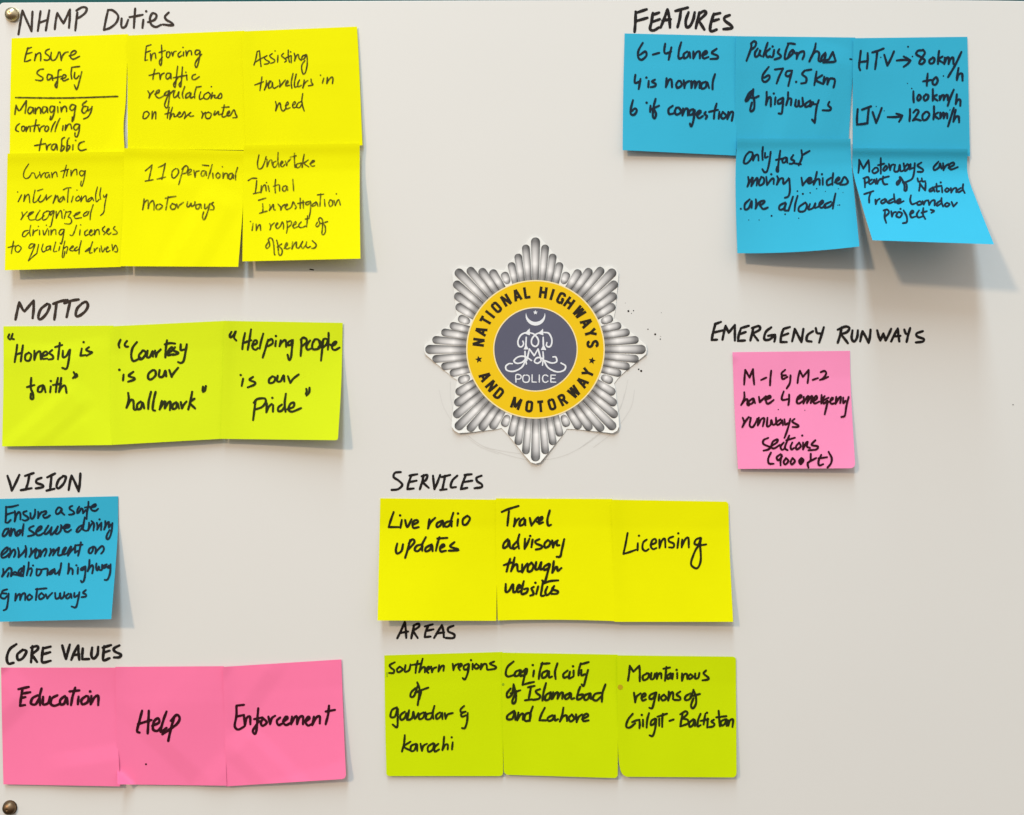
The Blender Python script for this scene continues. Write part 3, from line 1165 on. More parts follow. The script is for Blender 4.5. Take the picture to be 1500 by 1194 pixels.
write('only', 1080, 250, 8.824, """
140,80 150,140 130,205! 170,130 200,90 180,200! 230,120 260,95 250,190
310,80 280,150 290,190 340,160 345,100 310,78
375,80 385,185! 440,110 470,105 470,170 / 440,45
515,70 530,110 510,180! 550,110 590,100 600,170 660,110 670,100 680,250 660,330 615,350
830,90 845,190! 890,130 930,90
910,150 960,110 940,90 910,130 930,165 990,130
1030,15 1010,100 985,180! 1020,120 1060,110 1065,180
1105,95 1105,180 / 1095,45
1210,90 1160,130 1165,185 1220,170 / 1240,30 1230,120 1230,180
1260,150 1320,110 1310,85 1270,130 1290,165 1340,150 1385,80 1430,140 1400,175 1330,180
160,370 100,430 100,500 150,480 185,390 185,480
240,370 245,430 235,490! 270,420 310,390
290,450 350,410 345,385 290,410 310,470 340,495 395,475
620,410 550,450 545,500 600,490 630,420 610,505 655,515
720,335 690,430 660,520 / 780,325 750,430 740,520
880,410 800,470 800,525 870,520 900,450 880,410
940,430 920,500 980,480 1010,420 1000,480 1050,465
1050,460 1110,410 1100,385 1060,430 1080,480 1140,455
1210,400 1130,440 1130,480 1200,460 1235,410 / 1270,295 1250,390 1235,490""")
write('motorways', 1250, 230, 8.824, """
65,205 75,110 75,35! 130,150! 195,40! 205,120 205,190
280,140 245,180 270,210 320,180 310,140 280,140
355,15 355,100 355,215 / 320,105 400,85
420,110 385,160 400,180 440,140 420,110 / 460,90 475,170! 490,110 520,95
540,100 530,180 580,180 600,100 610,180 660,160 650,80
700,90 660,140 670,180 720,130 710,90 730,160
740,90 740,150 770,140 / 795,80 785,200 760,280 690,320
880,70 830,110 900,160 890,190 830,190
1100,60 1040,130 1050,170 1110,130 1120,80 1140,150
1160,80 1165,170! 1190,120 1230,90
1230,140 1300,100 1290,70 1240,100 1260,160 1350,130
145,280 150,340 150,390 / 130,275 190,260 200,310 155,340
240,290 200,320 220,350 260,320 270,290 290,345 / 300,280 310,345! 330,300 350,280
385,250 380,310 400,350 440,350 / 350,290 400,265 460,250
590,300 560,330 570,360 605,310 600,255 630,290 660,360 660,430 685,430 690,360 670,330 / 640,330 690,320
830,275 840,318 868,312 / 885,275 892,315 930,312
850,435 860,370 860,340! 895,390 930,430! 935,335
1030,390 985,420 990,445 1030,425 1035,395 1050,445
1075,345 1080,440 1110,440 / 1055,385 1140,370 / 1145,390 1150,455 / 1130,328
1210,400 1185,430 1210,450 1240,420 1210,400
1260,400 1265,460! 1290,415 1330,400 1330,455
1390,400 1345,430 1360,455 1415,425 / 1420,350 1415,410 1440,465
140,480 260,440 / 225,460 205,520 205,590
285,550 290,610! 310,560 340,540
410,540 360,570 370,600 410,580 420,545 440,590
510,540 460,570 460,600 515,580 / 525,480 530,540 540,590
560,580 610,560 600,540 560,570 580,600 650,570
745,495 735,560 760,610 820,590
860,570 825,590 840,620 890,600 860,570 / 895,570 910,615! 930,570 960,560
970,560 980,620! 1010,570 1050,560 1050,625
1130,560 1080,600 1085,630 1135,600 / 1140,530 1140,580 1160,640
1210,590 1180,620 1210,640 1245,610 1210,590 / 1270,580 1295,640! 1340,590
410,700 405,780 425,850 / 390,690 440,680 460,720 410,770
490,700 500,770! 520,720 550,710
580,710 555,760 600,780 630,730 590,708
650,690 690,770 690,840 640,855 / 610,670
730,740 780,710 760,690 735,730 750,780 800,770
850,690 820,740 840,780 890,770
905,660 900,740 930,800 / 880,720 950,700
1000,680 1045,697 1010,720""")
write('runways', 1080, 570, 8.824, """
90,40 90,120 50,205! 90,150 130,130 130,200 150,210
200,120 150,160 160,195 205,170 210,120 230,180
280,100 290,170! 340,120 370,90
360,140 430,110 420,85 370,120 380,180 410,185 470,140
600,30 575,110 590,140 670,125 / 670,70 670,140 660,205
770,140 830,100 820,75 780,110 770,170 800,185 850,150
860,100 855,185! 890,120 920,90 900,180! 940,110 970,90 950,180
980,160 1030,120 1020,85 980,140 1000,185 1060,160
1090,75 1085,185! 1100,130 1130,90
1180,110 1110,150 1120,185 1170,150 1160,200 1130,325
1190,165 1235,125 1225,110 1200,160 1220,190 1260,180
1280,100 1270,190! 1310,120 1340,100 1330,180
1370,110 1370,180 1400,150 / 1440,100 1410,220 1390,340 1345,360
70,370 90,430 65,490! 110,410 150,360
175,370 160,470 200,490 240,430 260,380
280,370 265,470! 310,390 350,380 330,480
390,370 385,480 430,460 440,400 460,460 500,440 500,370
560,390 510,430 520,465 570,430 580,400 590,465
610,390 620,460 650,440 / 685,385 650,520 610,630
740,385 710,420 790,470 780,490 715,490
400,630 340,660 340,710 420,750 400,780 340,795
430,740 510,690 520,650 460,680 440,750 480,765 550,720
600,690 560,740 575,785 610,770 / 672,600 640,680 615,760 650,790 / 632,662 745,628
712,690 690,740 700,780 735,760
800,690 760,740 770,780 820,740 800,690 / 840,600
850,690 850,780! 880,710 910,680 900,740 940,760
1010,660 960,720 1040,740 1020,780 920,790
435,820 400,900 410,960 470,965
560,840 510,880 530,920 580,870 / 575,850 560,920 560,985
630,890 600,940 620,975 660,930 630,890
715,890 690,940 705,975 745,930 715,890
830,890 800,930 820,970 855,920 830,890 / 825,915 825,950
950,835 945,920 910,960 920,1015 / 910,950 1020,890
1085,850 1050,930 1060,985 1110,970 / 1050,895 1160,880
1180,810 1220,890 1210,960 1165,1015""")


# ---------------------------------------------------------------- wall behind the board
def slab(name, x0, y0, x1, y1, h0, h1, mat):
    v = [board(x, y, h) for h in (h0, h1) for x, y in ((x0, y0), (x1, y0), (x1, y1), (x0, y1))]
    f = [(0, 3, 2, 1), (4, 5, 6, 7)] + [(i, (i + 1) % 4, 4 + (i + 1) % 4, 4 + i) for i in range(4)]
    return obj(name, v, f, mat)


wall = slab('wall', -1500, -1300, 3000, 2400, -60, -24, 'wall')
tag(wall, 'dark teal wall behind the white board', kind='structure')


# ---------------------------------------------------------------- the white board
def make_board():
    top = [(5, 3.5), (140, 2.9), (280, 2.1), (480, 1.1), (700, 0.2), (950, -0.6), (1200, -0.9), (1360, -0.4),
           (1460, 0.5), (1500, 1.1), (1630, 3.0)]
    out = []
    for i in range(9):                                   # rounded top left corner
        a = math.radians(180 + 90 * i / 8)
        out.append((5 + 6.5 * math.cos(a), 10 + 6.5 * math.sin(a)))
    out += top[1:]
    out += [(1640, 12), (1640, 1196), (1634, 1204), (6, 1204), (-1.5, 1197)]
    cx, cy = 800, 600

    def inset(p, d):
        return (p[0] + (d if p[0] < cx else -d) * (abs(p[0] - cx) > 780), p[1] + (d if p[1] < cy else -d) * (abs(p[1] - cy) > 560))
    loops = [([inset(p, 1.3) for p in out], 0.0), ([inset(p, 0.4) for p in out], -0.35), (out, -1.4), (out, -18.0)]
    n = len(out)
    v = [board(x, y, h) for lp, h in loops for x, y in lp]
    f = [tuple(reversed(range(n))), tuple(range(3 * n, 4 * n))]
    for k in range(3):
        f += [(k * n + i, k * n + (i + 1) % n, (k + 1) * n + (i + 1) % n, (k + 1) * n + i) for i in range(n)]
    o = obj('whiteboard', v, f, 'board', loc=board(820, 600, -9))
    return tag(o, 'large glossy white presentation board covered with sticky notes', 'whiteboard')


whiteboard = make_board()

for key, word, mat, w in (('head_duties', 'NHMP Duties', 'ink_head', 3.6), ('head_motto', 'MOTTO', 'ink_head', 4.3),
                          ('head_vision', 'VISION', 'ink_black', 4.0), ('head_core', 'CORE VALUES', 'ink_black', 4.3),
                          ('head_features', 'FEATURES', 'ink_black', 4.6),
                          ('head_emergency', 'EMERGENCY RUNWAYS', 'ink_black', 4.0),
                          ('head_services', 'SERVICES', 'ink_black', 3.7), ('head_areas', 'AREAS', 'ink_black', 3.7)):
    ik = Ink()
    for text, x0, y0, s in WRITING[key]:
        ik.strokes(text, x0, y0, s, w)
    tag(ik.build('heading', mat, whiteboard, h=0.0, lift=0.22), 'black marker heading reading ' + word)

# stray pen dots on the board
for x, y, r in ((1030, 417, 5), (1055, 415, 3), (1045, 428, 2), (1125, 505, 3), (1160, 530, 5), (1185, 553, 3),
                (1080, 700, 4), (1092, 708, 5.5), (1190, 425, 1.6), (1015, 378, 1.5), (1187, 540, 1.5), (2899, 872, 3)):
    ik = Ink()
    ik.dot(610 + x / 3.317, 330 + y / 3.317, r / 3.317)
    ik.build('pen_speck', 'ink_black', whiteboard, h=0.0, lift=0.22)
ik = Ink()
ik.line([(454, 394.5), (456.5, 395), (459, 395.4)], 2.0)
ik.build('pen_tick', 'ink_black', whiteboard, h=0.0, lift=0.22)

ik = Ink()                                               # pencil arcs drawn round the badge
for arc in ('165,760 168,850 205,965 300,1060 420,1110 560,1140 700,1125 830,1060 935,970 1000,860 1028,750',
            '110,800 135,890 200,985 300,1070 400,1112', '230,1010 330,1075 470,1105 620,1120',
            '790,1085 900,1000 985,900 1010,820', '860,1080 960,1000 1040,890 1060,800'):
    ik.line(spline(parse(arc, 610, 330, 3.317)[0] and [(p[0], p[1]) for p in parse(arc, 610, 330, 3.317)[0]], 3), 0.65, taper=False)
ik.build('pencil_arc', 'pencil', whiteboard, h=0.0, lift=0.15)


# ---------------------------------------------------------------- sticky notes
def smooth_noise(seed):
    r = random.Random(seed)
    waves = [(r.uniform(-3.2, 3.2), r.uniform(-3.2, 3.2), r.uniform(0, 6.28), r.uniform(0.3, 1)) for _ in range(7)]
    return lambda u, v: sum(a * math.sin(p * u * 2 + q * v * 2 + c) for p, q, c, a in waves) / 3.0


def edge(pts):
    """point on a smooth side edge as a function of 0..1 along its length"""
    sp = spline(pts, 1.5) if len(pts) > 2 else list(pts)
    ln = [0]
    for i in range(1, len(sp)):
        ln.append(ln[-1] + math.dist(sp[i], sp[i - 1]))

    def at(t):
        d = t * ln[-1]
        for i in range(1, len(sp)):
            if ln[i] >= d or i == len(sp) - 1:
                k = (d - ln[i - 1]) / ((ln[i] - ln[i - 1]) or 1)
                return (sp[i - 1][0] + (sp[i][0] - sp[i - 1][0]) * k, sp[i - 1][1] + (sp[i][1] - sp[i - 1][1]) * k)
    return at


N = 44
NOTES = {}


def note(key, mat, left, right, h0, lift, label, group, ink, w, power=1.22, glue=0.22, folds=(), rnd=(0, 0, 0, 0),
         bow=(0, 0), crumple=0.8, dots=(), side=0.0, ledge=0.0, tedge=0.0):
    L, R = edge(left), edge(right)
    nz = smooth_noise(key)
    W = 172.0
    top, rim = [], []
    for j in range(N + 1):
        for i in range(N + 1):
            u, v = i / N, j / N
            # rounded corners: tl, tr, br, bl
            a, b = u * W, v * W
            for k, (qx, qy) in enumerate(((0, 0), (1, 0), (1, 1), (0, 1))):
                r = rnd[k]
                if r:
                    da = r - (a if qx == 0 else W - a)
                    db = r - (b if qy == 0 else W - b)
                    if da > 0 and db > 0:
                        x, y = da / r, db / r
                        na, nb = r * (1 - x * math.sqrt(1 - y * y / 2)), r * (1 - y * math.sqrt(1 - x * x / 2))
                        a = na if qx == 0 else W - na
                        b = nb if qy == 0 else W - nb
                        break
            u, v = a / W, b / W
            pl, pr = L(v), R(v)
            x = pl[0] + (pr[0] - pl[0]) * u
            y = pl[1] + (pr[1] - pl[1]) * u
            y += 4 * u * (1 - u) * (bow[0] * (1 - v) + bow[1] * v)
            t = max(0.0, (v - glue) / (1 - glue))
            h = h0 + (lift[0] + (lift[1] - lift[0]) * u) * t ** power
            h += crumple * (nz(u, v) + 1.2) * (0.35 + 0.65 * min(1, v / 0.3))
            h += ledge * math.exp(-(u * W / 13) ** 2) * (1 - 0.55 * v)      # edge riding over the note beside it
            h += tedge * math.exp(-(v * W / 12) ** 2)                      # edge riding over the note above it
            h += side * max(0.0, (u - 0.75) / 0.25) ** 2 * t
            for x1, y1, x2, y2, sl in folds:
                q = math.hypot(x2 - x1, y2 - y1)
                d = ((x2 - x1) * (y - y1) - (y2 - y1) * (x - x1)) / q
                along = ((x2 - x1) * (x - x1) + (y2 - y1) * (y - y1)) / (q * q)
                fade = max(0.0, 1 - max(0.0, abs(along - 0.5) - 0.5) * 1.5)
                if d > 0:
                    h += sl * min(d, 24) * fade
            top.append((x, y, max(h, 0.5)))
    n = N + 1
    V = [seen(*p) for p in top]
    th = 0.28
    back = [seen(x, y, h - th) for x, y, h in top]
    F = [(j * n + i, (j + 1) * n + i, (j + 1) * n + i + 1, j * n + i + 1) for j in range(N) for i in range(N)]
    m = n * n
    FB = [tuple(reversed([k + m for k in f])) for f in F]
    ring = [i for i in range(n)] + [j * n + N for j in range(1, n)] + [N * n + i for i in range(N - 1, -1, -1)] + \
           [j * n for j in range(N - 1, 0, -1)]
    c = 2 * m
    rimv = [V[k] for k in ring] + [back[k] for k in ring]
    q = len(ring)
    FR = [(c + i, c + (i + 1) % q, c + q + (i + 1) % q, c + q + i) for i in range(q)]
    mid = seen(*top[(N // 2) * n + N // 2])
    o = obj('sticky_note', V + back + rimv, F + FB + FR, mat, loc=mid, smooth=True)
    tag(o, label, 'sticky note', group)
    bvh = BVHTree.FromPolygons([tuple(p) for p in V], F)
    NOTES[key] = (o, bvh)
    ik = Ink()
    for text, x0, y0, s in WRITING[key]:
        ik.strokes(text, x0, y0, s, w)
    ik.build('handwriting', ink, o, bvh)
    if dots:
        for x, y, r in dots:
            ik = Ink()
            ik.dot(x, y, r)
            ik.build('pen_speck', ink, o, bvh)
    return o, bvh


gd = 'yellow sticky notes under the duties heading'
note('ensure', 'yellow', [(17, 56), (15, 140), (14, 230)], [(188, 50), (186, 100), (184, 150), (181, 185), (183, 229)], 0.8, (1.5, 1.8),
     'yellow sticky note reading Ensure Safety above a drawn line', gd, 'ink_yellow', 2.4,
     folds=((150, 224, 186, 150, 0.06),), side=1.5)
note('enforcing', 'yellow', [(185, 52), (186.5, 100), (187, 218)], [(358, 45), (360, 130), (362, 220)], 1.6, (1.5, 1.5),
     'yellow sticky note reading Enforcing traffic regulations on these routes', gd, 'ink_yellow', 2.25, ledge=1.6)
note('assisting', 'yellow', [(354, 46), (357, 130), (360, 213)], [(523, 39), (526, 95), (531, 213)], 2.4, (1.5, 3),
     'yellow sticky note reading Assisting travellers in need', gd, 'ink_yellow', 2.2, ledge=1.8)
note('granting', 'yellow', [(11, 225), (9, 310), (7, 396)], [(185, 222), (181, 310), (177, 391)], 7.0, (11, 9),
     'yellow sticky note reading Granting internationally recognized driving licenses to qualified drivers', gd, 'ink_yellow', 1.9, tedge=1.6)
note('operational', 'yellow', [(182, 217), (180, 310), (176, 390)], [(359, 221), (356, 300), (349, 391)], 8.0, (9, 14),
     'yellow sticky note reading 11 operational motorways', gd, 'ink_faint', 2.3, ledge=1.2, tedge=1.8,
     folds=((212, 234, 262, 247, 0.06), (320, 268, 345, 282, 0.06),))
note('undertake', 'yellow', [(357, 213), (356, 300), (355, 383)], [(527, 210), (527, 300), (528, 379)], 8.8, (10, 18),
     'yellow sticky note reading Undertake Initial Investigation in respect of Offences', gd, 'ink_faint', 2.2, tedge=1.8)

gm = 'lime sticky notes under the motto heading'
note('honesty', 'green', [(5, 478), (5, 560), (3, 654)], [(166, 477), (165, 560), (164, 652)], 0.8, (3, 11),
     'lime sticky note reading "Honesty is faith" in heavy marker', gm, 'ink_green', 3.4,
     folds=((20, 499, 85, 503, 0.07), (85, 503, 150, 492, 0.06), (120, 560, 135, 577, 0.07), (70, 625, 110, 600, 0.05)), crumple=0.8)
note('courtesy', 'green', [(163, 478), (162, 560), (162, 652)], [(330, 470), (327, 560), (323, 643)], 1.6, (11, 8),
     'lime sticky note reading "Courtesy is our hallmark"', gm, 'ink_green', 3.7, ledge=2.6, crumple=0.9)
note('helping', 'green', [(328, 470), (326, 560), (323, 643)], [(502, 473), (500, 560), (495, 645)], 2.6, (8, 21),
     'lime sticky note reading "Helping people is our pride"', gm, 'ink_green', 3.5, ledge=2.8, rnd=(0, 0, 3, 0))

o, _ = note('vision', 'blue', [(-4, 731), (-4, 820), (-5, 911)], [(173, 727), (172, 790), (163, 907)], 0.8, (14, 30),
            'blue sticky note about a safe and secure driving environment, cut by the left edge', '', 'ink_blue', 3.1)

gc = 'pink sticky notes under the core values heading'
note('education', 'pink', [(1.5, 978), (3, 1060), (5, 1149)], [(171, 978), (172, 1060), (176, 1152)], 0.5, (5, 5),
     'pink sticky note reading Education at the left end of its row', gc, 'ink_pink', 4.1,
     folds=((40, 1040, 6, 1075, 0.10), (12, 980, 1, 990, 0.3), (100, 1100, 165, 1090, 0.07)), crumple=0.9)
note('help', 'pink', [(169, 977), (170, 1060), (172, 1149)], [(328, 976), (329, 1060), (332, 1151)], 1.2, (3, 4),
     'pink sticky note reading Help with its lower left corner curling up', gc, 'ink_pink', 4.1, ledge=1.2,
     folds=((169, 1123, 198, 1150, 0.95), (280, 1150, 200, 1075, 0.08), (270, 1160, 315, 1110, 0.08)), crumple=0.9,
     dots=((213.8, 1119.5, 1.5),))
note('enforcement', 'pink', [(326, 977), (329, 1060), (331, 1152)], [(500, 966), (503, 1050), (507, 1141)], 2.0, (4, 9),
     'pink sticky note reading Enforcement at the right end of its row', gc, 'ink_pink', 3.8, ledge=1.8, rnd=(0, 0, 6, 0),
     folds=((410, 995, 375, 1045, 0.08), (410, 1140, 500, 1115, 0.06), (340, 979, 327, 1000, 0.12), (330, 1085, 350, 1065, 0.07)), crumple=0.8)

gf = 'blue sticky notes under the features heading'
note('lanes', 'blue', [(915, 49), (913, 130), (912, 220)], [(1081, 53), (1080, 140), (1078, 228)], 0.8, (9, 4),
     'blue sticky note reading 6-4 lanes, 4 is normal, 6 if congestion', gf, 'ink_blue', 3.5)
note('pakistan', 'blue', [(1078, 53), (1077, 140), (1077, 219)], [(1253, 55), (1250, 100), (1246.5, 150), (1242.5, 217)], 1.6, (1, 1.2),
     'blue sticky note reading Pakistan has 679.5 km of highways', gf, 'ink_blue', 3.4, ledge=1.6,
     folds=((1190, 55, 1235, 68, 0.08),), dots=((1245.5, 86.5, 1.4), (1247.5, 86.8, 1.2)))
note('htv', 'blue', [(1250, 56), (1249, 140), (1249, 228)], [(1417, 54), (1419, 140), (1421, 229)], 2.4, (2, 3),
     'blue sticky note listing HTV and LTV speed limits with arrows', gf, 'ink_blue', 3.5, ledge=1.8,
     dots=[(1235 + x / 5.97, 40 + y / 5.97, r) for x, y, r in ((568, 170, 1.5), (330, 262, 1), (607, 255, 1.2), (878, 425, 1.2),
                                                              (563, 490, 0.8), (600, 535, 1.1), (290, 692, 0.9), (360, 730, 0.8), (935, 722, 1))])
note('only', 'blue', [(1080, 203), (1077.5, 250), (1078, 310), (1080, 371)], [(1246, 203), (1247, 235), (1252, 290), (1259, 361)],
     7.5, (13, 38), 'blue sticky note reading only fast moving vehicles are allowed', gf, 'ink_blue', 3.2, ledge=1.2, tedge=3.0, bow=(0, 3), power=1.5,
     dots=[(1065 + x / 6.285, 200 + y / 6.285, r) for x, y, r in ((127, 665, 1.6), (648, 503, 1.3), (698, 528, 1.6), (765, 518, 1.1),
           (825, 480, 1.1), (905, 505, 0.7), (1025, 480, 0.8), (1068, 515, 0.6), (410, 730, 1.5), (535, 715, 1.3), (660, 752, 0.9), (295, 768, 0.8),
           (200, 768, 0.8), (1020, 632, 0.8), (1035, 630, 1.1))])
note('motorways', 'blue', [(1249, 217), (1249.5, 250), (1263, 302), (1278, 352)], [(1417.5, 218), (1418, 257), (1435, 305), (1456, 358)],
     8.0, (78, 84), 'blue sticky note about a National Trade Corridor project, bent far off the board', gf, 'ink_blue', 3.1, tedge=5.0, power=1.35, glue=0.20)

note('runways', 'rose', [(1073, 516), (1076, 600), (1081, 687)], [(1245, 514), (1246, 560), (1249, 620), (1253, 686)], 0.6, (6, 12),
     'pale pink sticky note about emergency runways, alone on the right', '', 'ink_pink', 3.3, rnd=(0, 0, 7, 0), crumple=0.6,
     folds=((1080, 528, 1073, 535, 0.15), (1170, 516, 1155, 600, 0.02)), dots=((1140, 600, 0.9), (1179, 601, 0.8)))

gs = 'yellow sticky notes under the services heading'
note('live', 'lemon', [(557, 730), (555, 820), (553, 909)], [(728, 732), (728, 820), (727, 909.5)], 0.8, (19, 12),
     'yellow sticky note reading Live radio updates', gs, 'ink_lemon', 3.6)
note('travel', 'lemon', [(726.5, 730), (727, 820), (729, 909)], [(897, 731), (899, 820), (901, 910)], 1.6, (9, 9),
     'yellow sticky note reading Travel advisory through websites', gs, 'ink_lemon', 3.7, ledge=1.8, bow=(0, -1.5))
note('licensing', 'lemon', [(895, 732), (898, 820), (900, 911)], [(1067, 735), (1069.5, 820), (1074, 911)], 2.4, (8, 13),
     'yellow sticky note with the single word Licensing', gs, 'ink_lemon', 3.3, ledge=1.8, rnd=(0, 4, 0, 0))

ga = 'lime sticky notes under the areas heading'
note('southern', 'lime', [(563, 960), (564, 1050), (566, 1137)], [(736, 955), (736.5, 1050), (737, 1137)], 0.5, (4, 5),
     'lime sticky note reading southern regions of Gawadar and Karachi', ga, 'ink_green', 3.3, rnd=(0, 0, 5, 4), crumple=0.35)
note('capital', 'lime', [(735, 956), (736, 1050), (738, 1135)], [(905, 959), (905, 1050), (905, 1140)], 1.2, (4, 7),
     'lime sticky note reading Capital city of Islamabad and Lahore', ga, 'ink_green', 3.6, ledge=1.3, rnd=(0, 0, 5, 6), crumple=0.35)
ob, bv = note('mountain', 'lime', [(904, 960), (904.5, 1050), (906, 1110), (911, 1138)], [(1078, 962), (1078.5, 1050), (1079, 1139)], 2.0, (4, 7),
              'lime sticky note reading Mountainous regions of Gilgit-Baltistan', ga, 'ink_green', 3.5, ledge=1.4, rnd=(0, 4, 6, 9), crumple=0.35)
ik = Ink()
ik.dot(908.7, 1006.6, 3.9)
ik.build('stain', 'stain', ob, bv)
ik = Ink()
ik.dot(737, 1002.6, 2.0)
ik.build('stain', 'stain_green', *NOTES['capital'])
ik = Ink()
ik.poly([(566, 985), (567.6, 984.5), (567.8, 991.5), (566.2, 992)])
ik.build('stain', 'stain_green', *NOTES['southern'])


# ---------------------------------------------------------------- paper police badge
BX, BY = 784.4, 511.8


def badge_h(x, y):
    r = math.hypot(x - BX, y - BY)
    low = 0.5 + 0.5 * (y - BY) / 165
    return 0.8 + 2.6 * max(0.0, (r - 112) / 55) ** 2 * (0.35 + low)


def flat(name, pts_faces, mat, parent, up, uv=None, loc=None):
    v, f = pts_faces
    o = obj(name, [seen(x, y, badge_h(x, y) + up) for x, y in v], f, mat, parent, loc)
    if uv:
        layer = o.data.uv_layers.new(name='UVMap')
        for lp in o.data.loops:
            layer.data[lp.index].uv = uv[lp.vertex_index]
    return o


TIPS = {1: (14.6, 153.5), 2: (26.0, 140.2), 3: (36.2, 127.6)}


def sector(k, s, t):
    """local (across, along) of star point k -> board position"""
    a = math.radians(45 * k)
    g = 0.985 if k in (2, 6) else (1.005 if k % 2 else 1.0)
    return BX + g * (s * math.cos(a) + t * math.sin(a)), BY - g * (t * math.cos(a) - s * math.sin(a))


